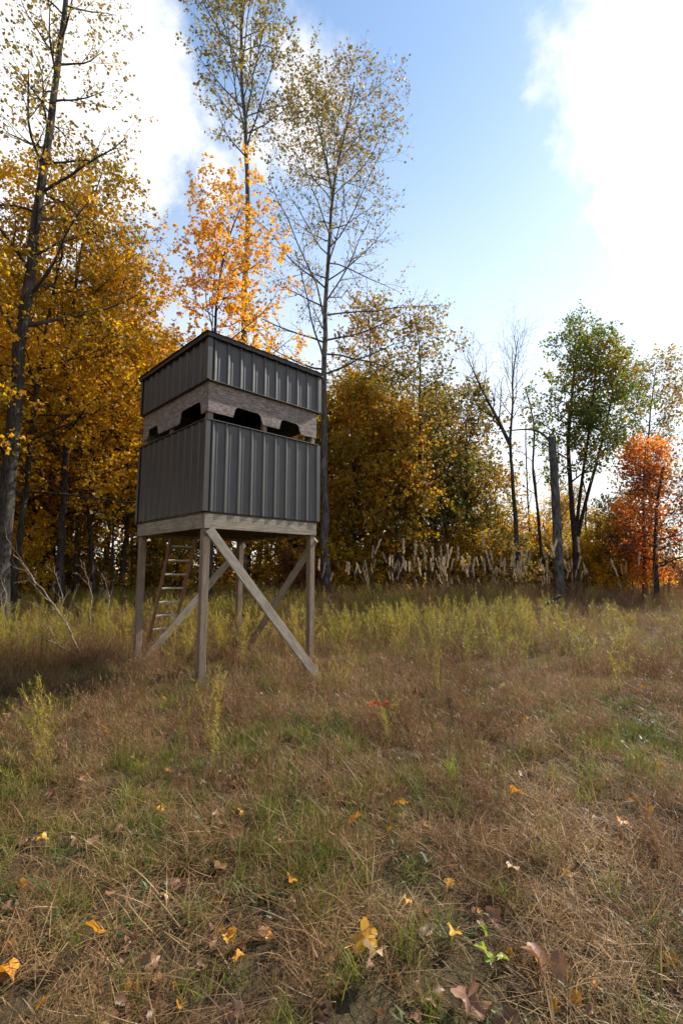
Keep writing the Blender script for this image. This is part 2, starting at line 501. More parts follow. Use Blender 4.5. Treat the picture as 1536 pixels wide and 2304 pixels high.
# mid posts in the lookout gap
for (s, t) in ((WA * .49, .06), (.06, WB * .55), (WA - .06, WB * .5), (WA * .5, WB - .06)):
    board('window_post', P(s, t, Z_WT - 0.5), P(s, t, Z_RT - .10), 0.085, 0.06, A3, M['post'], blind)
for z in (Z_WT - 0.06, Z_UB + 0.10):
    board('wall_rail', P(.11, .058, z), P(WA - .11, .058, z), 0.085, 0.036, B3, M['post'], blind)
    board('wall_rail', P(.058, .11, z), P(.058, WB - .11, z), 0.085, 0.036, A3, M['post'], blind)
    board('wall_rail', P(WA - .058, .11, z), P(WA - .058, WB - .11, z), 0.085, 0.036, A3, M['post'], blind)
    board('wall_rail', P(.11, WB - .058, z), P(WA - .11, WB - .058, z), 0.085, 0.036, B3, M['post'], blind)


def siding(name, org, dirv_, nrm, width, z0, z1, phase, parent):
    """ribbed steel: a tall rib every 229 mm, two low ribs between"""
    prof = []
    s = -phase
    while s < width + 0.3:
        for ds, h in ((-.026, 0), (-.012, .021), (-.006, .0225), (.005, .0225), (.013, .0205), (.043, 0),
                      (.064, 0), (.072, .003), (.082, .003), (.090, 0),
                      (.141, 0), (.149, .003), (.159, .003), (.167, 0)):
            prof.append((s + ds, h))
        s += 0.229
    prof = [(a, h) for a, h in prof if 0.001 < a < width - 0.001]
    prof = [(0, prof[0][1])] + prof + [(width, prof[-1][1])]
    V, Q = [], []
    n = len(prof)
    for zz in (z0, z1):
        for off in (0.0, -0.0015):
            for a, h in prof:
                p = org + dirv_ * a + nrm * (h + off)
                V.append((p[0], p[1], zz))
    for i in range(n - 1):
        Q.append((i, i + 1, 2 * n + i + 1, 2 * n + i))
        Q.append((n + i + 1, n + i, 3 * n + i, 3 * n + i + 1))
        Q.append((i + 1, i, n + i, n + i + 1))
        Q.append((2 * n + i, 2 * n + i + 1, 3 * n + i + 1, 3 * n + i))
    me = bpy.data.meshes.new(name)
    me.from_pydata([tuple(np.array(v) - np.array(parent.location)) for v in V], [], Q)
    me.materials.append(M['metal'])
    return link(name, me, parent)


EP = 0.024   # cladding stands this far outside the framing line
faces = [(P(-EP, -EP, 0), A3, -B3, WA + 2 * EP), (P(-EP, WB + EP, 0), -B3, -A3, WB + 2 * EP),
         (P(WA + EP, -EP, 0), B3, A3, WB + 2 * EP), (P(WA + EP, WB + EP, 0), -A3, B3, WA + 2 * EP)]
for i, (o_, d_, n_, wd) in enumerate(faces):
    ph = (0.13, 0.10, 0.06, 0.14)[i]
    low_s = siding('lower_siding', o_, d_, n_, wd, Z_WB - 0.012, Z_WT, ph, blind)
    upp_s = siding('upper_siding', o_ + n_ * 0.012 - d_ * .012, d_, n_, wd + .024, Z_UB, Z_RT - 0.05, ph, blind)
    # cap along the lookout sill and drip edge under the upper band
    c = o_ + n_ * 0.004
    board('sill_trim', c + Z3 * (Z_WT + .006), c + d_ * wd + Z3 * (Z_WT + .006), 0.062, 0.016, Z3, M['trim'], low_s, base=blind.location, bev=.003)
    c = o_ + n_ * 0.018
    board('drip_trim', c + Z3 * (Z_UB - .006), c + d_ * wd + Z3 * (Z_UB - .006), 0.050, 0.014, Z3, M['trim'], upp_s, base=blind.location, bev=.003)
for (s, t, ns, nt) in ((0, 0, -1, -1), (WA, 0, 1, -1), (0, WB, -1, 1), (WA, WB, 1, 1)):
    for (z0, z1, ex) in ((Z_WB - .014, Z_WT - .004, .0275), (Z_UB + .002, Z_RT - .052, .040)):
        e = EP + ex
        V, Q = [], []
        a3, b3 = A3 * ns, B3 * nt
        c0 = P(s, t, 0) + a3 * e + b3 * e
        for zz in (z0, z1):
            for q in (c0 - b3 * .075, c0, c0 - a3 * .075, c0 - a3 * .075 - b3 * .003, c0 - a3 * .003 - b3 * .003, c0 - b3 * .075 - a3 * .003):
                V.append((q[0] - F0[0], q[1] - F0[1], zz - GB))
        for i in range(6):
            Q.append((i, (i + 1) % 6, (i + 1) % 6 + 6, i + 6))
        me = bpy.data.meshes.new('corner_trim')
        me.from_pydata(V, [], Q)
        me.materials.append(M['trim'])
        link('corner_trim', me, blind)


def osb(org, d_, n_, s0, s1, cuts, parent, top=Z_UB + .05, drop=.478, cut=.30):
    """strand board with round-shouldered lookout notches in its lower edge"""
    zb, zt = Z_UB - drop, Z_UB - cut
    low = [(s0, zb)]
    for (a, b) in cuts:
        low.append((a - .01, zb))
        for k in range(5):
            g = k / 4 * math.pi / 2
            low.append((a + .075 * (1 - math.cos(g)) + .02, zt - .075 + .075 * math.sin(g)))
        for k in range(5):
            g = k / 4 * math.pi / 2
            low.append((b - .10 + .075 * math.sin(g), zt - .085 + .075 * math.cos(g)))
        low += [(b - .012, zt - .12), (b + .01, zb + .012), (b + .04, zb)]
    low.append((s1, zb))
    # local frame: X along the wall, Z up, Y through the board
    V, Q = [], []
    n = len(low)
    for th in (0, -.012):
        V += [(a, -th, z - Z_UB) for a, z in low] + [(a, -th, top - Z_UB) for a, z in low]
    for i in range(n - 1):
        Q += [(i, i + 1, n + i + 1, n + i), (2 * n + i + 1, 2 * n + i, 3 * n + i, 3 * n + i + 1),
              (i + 1, i, 2 * n + i, 2 * n + i + 1), (n + i, n + i + 1, 3 * n + i + 1, 3 * n + i)]
    Q += [(0, n, 3 * n, 2 * n), (n - 1, 3 * n - 1, 4 * n - 1, 2 * n - 1)]
    me = bpy.data.meshes.new('strand_board')
    me.from_pydata(V, [], Q)
    me.materials.append(M['osb'])
    o = link('strand_board', me, parent)
    Mx = Matrix((Vector(d_), -Vector(n_), Vector(Z3))).transposed().to_4x4()
    Mx.translation = Vector(org) + Vector((0, 0, Z_UB)) - Vector(parent.location)
    o.matrix_local = Mx
    return o


oA = P(0, 0, 0) - B3 * .006
osb(oA, A3, -B3, 0.0, WA * .5 - .002, [(.44, .98)], blind)
osb(oA, A3, -B3, WA * .5 + .002, WA, [(1.33, 1.78)], blind)
oB = P(0, 0, 0) - A3 * .006
osb(oB, B3, -A3, 0.012, WB * .5 - .002, [(.20, .90)], blind, cut=.27)
osb(oB, B3, -A3, WB * .5 + .002, WB, [(1.72, 2.16)], blind)
oC = P(WA, 0, 0) + A3 * .006
osb(oC, B3, A3, 0.012, WB * .5 - .002, [(.3, .9)], blind)
osb(oC, B3, A3, WB * .5 + .002, WB, [(1.45, 2.0)], blind)
oD = P(0, WB, 0) + B3 * .006
osb(oD, A3, B3, 0.012, WA * .5 - .002, [(.3, .85)], blind)
osb(oD, A3, B3, WA * .5 + .002, WA - .012, [(1.3, 1.85)], blind)
# roof: decking, edge boards, ribbed sheet on top
OV = 0.085
board('roof_deck', P(WA / 2, -OV + .02, Z_RT - .035), P(WA / 2, WB + OV - .02, Z_RT - .035), WA + 2 * OV - .04, .02, Z3, M['inside'], blind)
zr = Z_RT - .035
board('roof_edge', P(-OV, -OV, zr), P(WA + OV, -OV, zr), .062, .022, B3, M['roof'], blind)
board('roof_edge', P(-OV, -OV + .013, zr - .002), P(-OV, WB + OV - .013, zr - .002), .062, .022, A3, M['roof'], blind)
board('roof_edge', P(WA + OV, -OV + .013, zr - .002), P(WA + OV, WB + OV - .013, zr - .002), .062, .022, A3, M['roof'], blind)
board('roof_edge', P(-OV, WB + OV, zr), P(WA + OV, WB + OV, zr), .062, .022, B3, M['roof'], blind)
# roofing sheet, waved along A so its front edge shows ribs
sx = np.linspace(-OV - .03, WA + OV + .03, 120)
wv = .008 * (0.5 + 0.5 * np.cos(sx / .229 * 2 * math.pi)) ** 4
V, Q = [], []
for t in (-OV - .025, WB + OV + .025):
    for off in (0, .004):
        for a, h in zip(sx, wv):
            q = P(a, t, Z_RT + .002 + h + off)
            V.append((q[0] - F0[0], q[1] - F0[1], q[2] - GB))
n = len(sx)
for i in range(n - 1):
    Q += [(i, i + 1, 2 * n + i + 1, 2 * n + i), (n + i + 1, n + i, 3 * n + i, 3 * n + i + 1), (i + 1, i, n + i, n + i + 1), (2 * n + i, 2 * n + i + 1, 3 * n + i + 1, 3 * n + i)]
me = bpy.data.meshes.new('roof_sheet')
me.from_pydata(V, [], Q)
me.materials.append(M['roof'])
roof = link('roof', me, blind)
for ch in list(blind.children):                      # edge boards and decking belong to the roof
    if ch.name.startswith(('roof_edge', 'roof_deck')):
        ch.parent = roof


def gz(p, up=0.0):
    return np.array([p[0], p[1], float(hgt(p[0], p[1])) + up])


# braces: nailed outside posts, feet in the grass
def brace(pa, pb, nrm, wid=.14, parent=blind):
    board('brace', pa, pb, wid, .038, nrm, M['board'], parent)


ft = np.array([-.285, 7.45, 0.0])
brace(P(.06, -.045, Z_BB - .02), gz(ft, -.04), B3)
q = P(WA + .045, WB * .86, 0)
brace(P(WA + .02, .02, Z_BB - .06), gz(P(WA + .02, WB * .92, 0), -.05), A3)
brace(P(WA + .08, WB + .02, Z_BB - .04), gz(P(.15, WB + .02, 0), -.05), B3)

# ladder leaning on the far-left face
lad = empty('ladder', tuple(gz(P(.97, WB + 1.12, 0))))
tag(lad, 'wooden ladder with pale rungs leaning up under the raised blind', 'ladder')
for s in (.72, 1.22):
    board('rail', gz(P(s, WB + 1.12, 0), -.03), P(s, WB + .035, Z_BT + .25), .085, .036, A3, M['ladder'], lad)
lb, lt = gz(P(.97, WB + 1.12, 0)), P(.97, WB + .035, Z_BT + .25)
for k in range(9):
    f = (.16 + .295 * k) / np.linalg.norm(lt - lb)
    if f > .97: break
    c = lb + (lt - lb) * f
    board('rung', c - A3 * .245, c + A3 * .245, .034, .03, B3, M['rung'], lad, bev=.008)


# ------------------------------------------------------------------ trees
def tubes(Pth, Rad, sides):
    """Pth (B,N,3), Rad (B,N) -> verts, quads"""
    Bn, N, _ = Pth.shape
    T = np.gradient(Pth, axis=1)
    T /= np.linalg.norm(T, axis=2, keepdims=True) + 1e-9
    ref = np.where(np.abs(T[..., 2:3]) > 0.9, np.array([1.0, 0, 0]), np.array([0, 0, 1.0]))
    ref = np.repeat(ref[:, :1], N, 1)
    U = np.cross(T, ref); U /= np.linalg.norm(U, axis=2, keepdims=True) + 1e-9
    Vv = np.cross(T, U)
    ang = np.arange(sides) / sides * 2 * np.pi
    C = np.cos(ang)[None, None, :, None]; Sn = np.sin(ang)[None, None, :, None]
    V = Pth[:, :, None] + Rad[:, :, None, None] * (U[:, :, None] * C + Vv[:, :, None] * Sn)
    idx = np.arange(Bn * N * sides).reshape(Bn, N, sides)
    a = idx[:, :-1]; b = idx[:, 1:]
    Q = np.stack([a, np.roll(a, -1, 2), np.roll(b, -1, 2), b], -1).reshape(-1, 4)
    return V.reshape(-1, 3), Q


def resample(pts, n):
    pts = np.asarray(pts, float)
    d = np.concatenate([[0], np.cumsum(np.linalg.norm(np.diff(pts, axis=0), axis=1))])
    t = np.linspace(0, d[-1], n)
    # smooth a little
    out = np.stack([np.interp(t, d, pts[:, k]) for k in range(3)], 1)
    for _ in range(2):
        out[1:-1] = (out[:-2] + 2 * out[1:-1] + out[2:]) / 4
    return out


def interp_path(Pth, Rad, t):
    """Pth (B,N,3), t (B,K) in 0..1 -> pos, tangent, radius"""
    Bn, N, _ = Pth.shape
    x = np.clip(t * (N - 1), 0, N - 1.001)
    i = x.astype(int); f = (x - i)[..., None]
    bi = np.arange(Bn)[:, None]
    p0, p1 = Pth[bi, i], Pth[bi, i + 1]
    tan = p1 - p0
    tan /= np.linalg.norm(tan, axis=-1, keepdims=True) + 1e-9
    r = Rad[bi, i] * (1 - f[..., 0]) + Rad[bi, i + 1] * f[..., 0]
    return p0 * (1 - f) + p1 * f, tan, r


def grow(rng, Pth, Rad, K, t0, t1, ang, length, segs, up=0.0, wander=0.12, rfac=0.55, lenvar=0.3, az=None, droop=0.0, tip=0.25):
    """children of a batch of branches. length: fn(t) or number relative to metres"""
    Bn = len(Pth)
    t = t0 + (t1 - t0) * (np.arange(K)[None] + rng.uniform(0.05, 0.95, (Bn, K))) / K
    p, tan, r = interp_path(Pth, Rad, t)
    phi = rng.uniform(0, 2 * np.pi, (Bn, K)) if az is None else az(t, rng)
    if az is None and K > 2:
        phi = (np.arange(K)[None] * 2.4 + rng.uniform(0, 6.28, (Bn, 1)) + rng.uniform(-.5, .5, (Bn, K)))
    ref = np.where(np.abs(tan[..., 2:3]) > 0.95, np.array([1.0, 0, 0]), np.array([0, 0, 1.0]))
    u = np.cross(tan, ref); u /= np.linalg.norm(u, axis=-1, keepdims=True) + 1e-9
    v = np.cross(tan, u)
    a = np.radians(ang(t) if callable(ang) else ang) * rng.uniform(.75, 1.25, (Bn, K))
    d = tan * np.cos(a)[..., None] + (u * np.cos(phi)[..., None] + v * np.sin(phi)[..., None]) * np.sin(a)[..., None]
    L = (length(t) if callable(length) else np.full(t.shape, length)) * (1 + lenvar * rng.uniform(-1, 1, t.shape))
    path = [p]
    cur = p.copy(); dd = d.copy()
    st = (L / segs)[..., None]
    for k in range(segs):
        cur = cur + dd * st
        path.append(cur)
        dd = dd + rng.normal(0, wander, dd.shape) + np.array([0, 0, 1.0]) * (up - droop * (k / segs))
        dd /= np.linalg.norm(dd, axis=-1, keepdims=True) + 1e-9
    Pc = np.stack(path, 2).reshape(Bn * K, segs + 1, 3)
    r0 = np.minimum(r * rfac, L * 0.022).reshape(-1, 1)
    Rc = r0 * np.linspace(1, tip, segs + 1)[None]
    return Pc, Rc, t.reshape(-1)


def leaves(rng, Pth, k, size, spread, keep=None, droop=0.3, up=0.35):
    """folded lozenge leaves scattered along twigs"""
    Bn = len(Pth)
    t = rng.uniform(0.15, 1.0, (Bn, k))
    p, tan, _ = interp_path(Pth, np.ones(Pth.shape[:2]), t)
    p = p.reshape(-1, 3) + rng.normal(0, spread, (Bn * k, 3))
    d = tan.reshape(-1, 3) + rng.normal(0, .7, (Bn * k, 3)) + np.array([0, 0, -droop])
    if keep is not None:
        m = rng.uniform(0, 1, len(p)) < keep(p)
        p, d = p[m], d[m]
    n = len(p)
    d /= np.linalg.norm(d, axis=1, keepdims=True) + 1e-9
    nn = rng.normal(0, 1, (n, 3)) + np.array([0, 0, up * 2])
    s = np.cross(d, nn); s /= np.linalg.norm(s, axis=1, keepdims=True) + 1e-9
    nn = np.cross(s, d)
    L = size * rng.uniform(.45, 1.5, (n, 1)); Wd = L * rng.uniform(.36, .55, (n, 1)); fold = L * rng.uniform(-.05, .22, (n, 1))
    v0 = p; v2 = p + d * L - nn * L * .12
    v1 = p + d * L * .45 + s * Wd + nn * fold
    v3 = p + d * L * .45 - s * Wd + nn * fold
    V = np.stack([v0, v1, v2, v3], 1).reshape(-1, 3)
    i = np.arange(n) * 4
    F = np.concatenate([np.stack([i, i + 1, i + 2], 1), np.stack([i, i + 2, i + 3], 1)])
    return V, F, np.repeat(rng.uniform(0, 1, n), 4)


def tree_meshes(seed, trunk, r0, r1, bark, leafm, limb, sub, twig, leaf, extra=None, flare=1.35):
    """trunk: local control points (first at the base). Returns (wood mesh, crown mesh or None)"""
    rng = np.random.default_rng(seed)
    tp = resample(trunk, 26)
    tp[1:-1] += rng.normal(0, .008 * np.linalg.norm(tp[-1]) / 10, tp[1:-1].shape) * np.array([1, 1, .2])
    tt = np.linspace(0, 1, 26)
    tr = r0 + (r1 - r0) * tt ** 0.85
    tr = tr * (1 + (flare - 1) * np.exp(-tt * 26))
    Vs, Qs, off = [], [], 0

    def add(P_, R_, sides):
        nonlocal off
        v, q = tubes(P_, R_, sides)
        Vs.append(v); Qs.append(q + off); off += len(v)
    P0, R0 = tp[None], tr[None]
    add(P0, R0, 10)
    starts = [(P0, R0)]
    for ex in (extra or []):                       # extra leaders / stems given as control points
        ep = resample(ex['pts'], 14)[None]
        er = np.linspace(ex['r0'], ex['r1'], 14)[None]
        add(ep, er, 7)
        starts.append((ep, er))
    allT, Vl, Fl, Rl, ol = [], [], [], [], 0
    for bi, (pp, rr) in enumerate(starts):
        lm = dict(limb)
        if bi > 0:
            lm.update(limb.get('extra', {}))
        lm.pop('extra', None)
        if lm.get('K', 0) == 0: continue
        P1, R1, _ = grow(rng, pp, rr, **lm)
        add(P1, R1, 5)
        P2, R2, _ = grow(rng, P1, R1, **sub)
        add(P2, R2, 4)
        if twig:
            P3, R3, _ = grow(rng, P2, R2, **twig)
            R3 = np.maximum(R3, .0035)
            add(P3, R3, 3)
        else:
            P3 = P2
        allT.append(P3)
    wood = mesh_np('trunk', np.concatenate(Vs), [np.concatenate(Qs)], bark, True)
    crown = None
    if leaf and allT:
        for P3 in allT:
            v, f_, r_ = leaves(rng, P3, **leaf)
            Vl.append(v); Fl.append(f_ + ol); Rl.append(r_); ol += len(v)
        crown = mesh_np('crown', np.concatenate(Vl), [np.concatenate(Fl)], leafm, False, {'rnd': np.concatenate(Rl)})
    return wood, crown


def put_tree(name, meshes, loc, label, cat='tree', group=None, rz=0.0, sc=1.0, scz=None):
    o = empty(name, tuple(loc), rz)
    o.scale = (sc, sc, scz or sc)
    link('trunk', meshes[0], o)
    if meshes[1]: link('crown', meshes[1], o)
    tag(o, label, cat, group)
    return o


def local_path(pix, Y, base_v_is_ground=True):
    """trunk control points seen at pixels, standing at depth Y (m) -> (base location, local points)"""
    pts = [at(u, v, Y + dy) for (u, v, *rest) in pix for dy in [rest[0] if rest else 0.0]]
    pts = [np.array(p) for p in pts]
    b = pts[0].copy(); b[2] = float(hgt(b[0], b[1])) - 0.12
    pts[0] = b
    return b, [p - b for p in pts]


def prof(lo, hi, peak=0.3):
    """limb length against height on the trunk: swelling to `peak`, tapering to the tip"""
    return lambda t: lo + (hi - lo) * np.clip(np.where(t < peak, .65 + .35 * t / peak, 1 - (t - peak) / (1.02 - peak)), 0, 1) ** .8


# --- tall tulip tree at the left edge, leaning
b, tp = local_path([(-5, 1400), (8, 1200), (28, 1000), (45, 800), (68, 600), (100, 380), (124, 200), (150, 0), (170, -160)], 12.5)
m_ = tree_meshes(1, tp, .23, .05, M['bark'], M['olive'],
                 dict(K=34, t0=.36, t1=.99, ang=58, length=prof(.8, 2.9, .35), segs=6, up=.07, wander=.11, rfac=.42),
                 dict(K=7, t0=.2, t1=1, ang=42, length=.85, segs=4, up=.05, wander=.15, rfac=.6),
                 dict(K=5, t0=.2, t1=1, ang=45, length=.36, segs=2, wander=.2, rfac=.6),
                 dict(k=6, size=.085, spread=.05, keep=lambda p: np.clip(.25 + .05 * p[:, 2], .2, .9)))
put_tree('tulip_tree', m_, b, 'tall leaning trunk with thin olive leaves rising left of the yellow maples')

# --- tall tulip tree behind the orange maple
b, tp = local_path([(548, 1330), (548, 1000), (550, 700), (560, 420), (548, 220), (540, 60), (545, -60), (560, -230)], 22)
m_ = tree_meshes(2, tp, .21, .04, M['bark_grey'], M['olive'],
                 dict(K=44, t0=.58, t1=.99, ang=40, length=prof(1.3, 5.4, .68), segs=7, up=.085, wander=.08, rfac=.45),
                 dict(K=8, t0=.22, t1=1, ang=36, length=1.25, segs=4, up=.06, wander=.13, rfac=.6),
                 dict(K=5, t0=.2, t1=1, ang=40, length=.5, segs=2, wander=.2, rfac=.6),
                 dict(k=6, size=.125, spread=.06, keep=lambda p: np.clip((p[:, 2] - 13) * .08, .12, .95)))
put_tree('tulip_tree', m_, b, 'very tall tulip tree with steep limbs behind the orange maple')

# --- tulip tree right of the stand, nearly bare lower limbs, two leaders
b, tp = local_path([(735, 1365), (730, 1150), (727, 900), (735, 650), (742, 520), (748, 432), (770, 330), (785, 250), (797, 185)], 21)
lead = [at(748, 440, 21) - b, at(735, 370, 21.3) - b, at(722, 310, 21.5) - b, at(708, 250, 21.9) - b, at(700, 210, 22) - b]
m_ = tree_meshes(3, tp, .215, .025, M['bark_grey'], M['olive'],
                 dict(K=44, t0=.40, t1=.99, ang=lambda t: 80 - 36 * t, length=prof(1.4, 5.0, .5), segs=7, up=.03, wander=.11, rfac=.42, droop=.05,
                      extra=dict(K=16, t0=.1, t1=.99, ang=45, length=prof(1.0, 3.0, .3))),
                 dict(K=9, t0=.2, t1=1, ang=45, length=1.25, segs=4, up=.02, wander=.16, rfac=.6),
                 dict(K=7, t0=.2, t1=1, ang=45, length=.48, segs=2, wander=.22, rfac=.6),
                 dict(k=5, size=.10, spread=.05, keep=lambda p: np.clip((p[:, 2] - 9) * .05, .10, .8)),
                 extra=[dict(pts=lead, r0=.07, r1=.015)])
put_tree('tulip_tree', m_, b, 'tall forked tulip tree with bare arching lower limbs beside the blind')

# --- orange maple over the blind's roof
b, tp = local_path([(470, 1345), (474, 1000), (482, 750), (492, 620), (515, 530), (540, 470)], 16.5)
LF = dict(k=9, size=.105, spread=.045)
m_ = tree_meshes(4, tp, .12, .02, M['bark_dark'], M['orange'],
                 dict(K=30, t0=.36, t1=.99, ang=60, length=prof(.7, 3.0, .42), segs=6, up=.05, wander=.13, rfac=.5, lenvar=.6),
                 dict(K=8, t0=.15, t1=1, ang=50, length=.85, segs=3, wander=.16, rfac=.6),
                 dict(K=5, t0=.2, t1=1, ang=50, length=.34, segs=2, wander=.2, rfac=.6), LF)
put_tree('maple_tree', m_, b, 'glowing orange maple rising just behind the blind roof')

# --- yellow maples left of the blind
YL = dict(K=40, t0=.26, t1=.99, ang=70, length=prof(.8, 3.4, .4), segs=6, up=.03, wander=.13, rfac=.5, lenvar=.55)
YS = dict(K=8, t0=.15, t1=1, ang=50, length=.95, segs=3, wander=.15, rfac=.6)
YT = dict(K=5, t0=.15, t1=1, ang=50, length=.36, segs=2, wander=.2, rfac=.6)
for i, (pix, Y, r, lab) in enumerate((
        ([(22, 1400), (60, 1090), (76, 930), (112, 700), (150, 520), (160, 440)], 14.0, .11, 'yellow maple with black trunk leaning beside the left tulip trunk'),
        ([(132, 1370), (146, 1080), (156, 860), (166, 650), (200, 480), (230, 390)], 15.5, .14, 'yellow maple with thick forked trunk and wide spreading branches'),
        ([(215, 1370), (200, 1150), (225, 900), (262, 700), (290, 590)], 17.5, .10, 'slender yellow maple between the forked maple and the blind'),
        ([(-120, 1400), (-110, 1000), (-80, 700), (-40, 480), (-10, 400)], 13.5, .13, 'yellow-orange maple reaching in from beyond the left tulip trunk'))):
    b, tp = local_path(pix, Y)
    m_ = tree_meshes(20 + i, tp, r, .02, M['bark_dark'], M['yellow'], dict(YL, K=34 + 3 * (i % 3)), YS, YT, dict(k=10, size=.095, spread=.05))
    put_tree('maple_tree', m_, b, lab)

# --- bronze and olive trees right of the forked tulip tree
BL = dict(K=30, t0=.25, t1=.99, ang=55, length=prof(.8, 3.1, .4), segs=6, up=.07, wander=.14, rfac=.5, lenvar=.6)
BS = dict(K=8, t0=.15, t1=1, ang=48, length=.95, segs=3, wander=.17, rfac=.6)
BT = dict(K=5, t0=.15, t1=1, ang=50, length=.4, segs=2, wander=.2, rfac=.6)
for i, (pix, Y, r, mt, k, lab) in enumerate((
        ([(842, 1330), (838, 1100), (835, 900), (832, 780), (830, 690)], 25, .13, 'bronze', 7, 'bronze-leaved tree with rounded top just right of the forked tulip tree'),
        ([(950, 1320), (946, 1150), (944, 950), (945, 820), (940, 735)], 23, .15, 'bronze', 5, 'dark-trunked bronze tree with narrow pointed top in mid treeline'),
        ([(1052, 1320), (1050, 1150), (1048, 1000), (1050, 895)], 26, .12, 'bronze', 8, 'rounded bronze tree just left of the bare forked tree'),
        ([(790, 1340), (795, 1150), (800, 1000), (800, 880)], 22.5, .08, 'amber', 8, 'low amber maple at the foot of the forked tulip tree'),
        ([(900, 1330), (890, 1150), (885, 1020), (880, 930)], 22, .08, 'amber', 8, 'amber maple sapling between the two bronze trees'),
        )):
    b, tp = local_path(pix, Y)
    bl = dict(BL, length=prof(.7, 2.0, .35)) if mt == 'amber' else BL
    m_ = tree_meshes(40 + i, tp, r, .02, M['bark_dark'], M[mt], bl, BS, BT, dict(k=k, size=.13, spread=.06))
    put_tree('oak_tree' if mt == 'bronze' else 'maple_tree', m_, b, lab)

# --- bare forked tree
b, tp = local_path([(1168, 1300), (1160, 1180), (1152, 1080), (1146, 1000), (1152, 930), (1152, 850), (1165, 760)], 23)
m_ = tree_meshes(50, tp, .15, .015, M['bark'], M['olive'],
                 dict(K=14, t0=.66, t1=.99, ang=34, length=prof(.8, 2.6, .7), segs=6, up=.10, wander=.09, rfac=.5,
                      extra=dict(K=12, t0=.15, t1=.99, ang=36, length=prof(.8, 2.0, .3))),
                 dict(K=7, t0=.15, t1=1, ang=35, length=.9, segs=4, up=.07, wander=.12, rfac=.6),
                 dict(K=4, t0=.2, t1=1, ang=38, length=.4, segs=2, wander=.2, rfac=.6), None,
                 extra=[dict(pts=[at(1146, 1000, 23) - b, at(1125, 955, 23) - b, at(1098, 905, 22.8) - b, at(1070, 850, 22.5) - b, at(1050, 800, 22.4) - b], r0=.10, r1=.015)])
put_tree('bare_tree', m_, b, 'leafless forked tree with fine upright twigs against the sky')

# --- broken snag with one arching limb
b, tp = local_path([(1258, 1335), (1254, 1220), (1248, 1100), (1242, 1000), (1241, 983)], 19.5)
arch = [at(1243, 1010, 19.5) - b, at(1232, 985, 19.4) - b, at(1212, 968, 19.3) - b, at(1180, 965, 19.2) - b, at(1140, 970, 19.1) - b, at(1095, 974, 19.0) - b]
m_ = tree_meshes(51, tp, .20, .15, M['bark_grey'], M['olive'], dict(K=0, extra=dict(K=7, t0=.3, t1=.95, ang=50, length=.7, segs=4, t=0) if False else {}),
                 {}, None, None, extra=[dict(pts=arch, r0=.055, r1=.012)])
put_tree('dead_tree', m_, b, 'thick broken-topped grey snag with one thin arching limb')

# --- green maple, several stems
b, tp = local_path([(1293, 1300), (1293, 1220), (1284, 1120), (1276, 1000), (1290, 850), (1305, 735)], 23)
st2 = [at(1293, 1230, 23) - b, at(1318, 1120, 23.2) - b, at(1345, 1030, 23.3) - b, at(1375, 900, 23.5) - b, at(1390, 800, 23.6) - b]
st3 = [at(1293, 1215, 23) - b, at(1305, 1100, 22.6) - b, at(1320, 1000, 22.2) - b, at(1335, 880, 22.0) - b, at(1345, 770, 22) - b]
m_ = tree_meshes(52, tp, .17, .03, M['bark_dark'], M['green'],
                 dict(K=26, t0=.40, t1=.99, ang=64, length=prof(.7, 2.7, .5), segs=5, up=.04, wander=.15, rfac=.5, lenvar=.65,
                      extra=dict(K=20, t0=.42, length=prof(.6, 1.6, .5))),
                 dict(K=7, t0=.15, t1=1, ang=50, length=.75, segs=3, wander=.16, rfac=.6),
                 dict(K=5, t0=.15, t1=1, ang=52, length=.34, segs=2, wander=.2, rfac=.6),
                 dict(k=8, size=.11, spread=.07), extra=[dict(pts=st2, r0=.10, r1=.025), dict(pts=st3, r0=.09, r1=.025)])
put_tree('maple_tree', m_, b, 'dense green maple with several dark stems behind the snag')

# --- red-orange tree and its neighbours at the right end
b, tp = local_path([(1448, 1345), (1448, 1220), (1446, 1130), (1448, 1060), (1452, 990)], 21)
m_ = tree_meshes(53, tp, .10, .02, M['bark_dark'], M['red'],
                 dict(K=34, t0=.10, t1=.99, ang=62, length=prof(.35, 1.05, .3), segs=5, up=.04, wander=.14, rfac=.5, lenvar=.6),
                 dict(K=7, t0=.15, t1=1, ang=50, length=.5, segs=3, wander=.16, rfac=.6),
                 dict(K=5, t0=.15, t1=1, ang=52, length=.25, segs=2, wander=.2, rfac=.6), dict(k=7, size=.10, spread=.08))
put_tree('maple_tree', m_, b, 'fiery red-orange tree standing right of the green maple')
b, tp = local_path([(1470, 1330), (1462, 1150), (1455, 1000), (1465, 900), (1475, 825)], 27)
m_ = tree_meshes(54, tp, .12, .02, M['bark'], M['olive'],
                 dict(K=30, t0=.4, t1=.99, ang=50, length=prof(.8, 2.6, .6), segs=6, up=.06, wander=.13, rfac=.5), BS, BT,
                 dict(k=4, size=.13, spread=.08))
put_tree('tulip_tree', m_, b, 'thin-leaved pale tree showing above the red-orange tree')
b, tp = local_path([(1477, 1350), (1473, 1270), (1475, 1150), (1490, 1050)], 20)
m_ = tree_meshes(55, tp, .12, .04, M['bark_dark'], M['brownleaf'],
                 dict(K=22, t0=.25, t1=.99, ang=75, length=prof(.6, 2.0, .3), segs=5, up=.02, wander=.14, rfac=.45), BS, BT, dict(k=4, size=.09, spread=.09))
put_tree('oak_tree', m_, b, 'short black-trunked tree with dull red leaves at the treeline end')


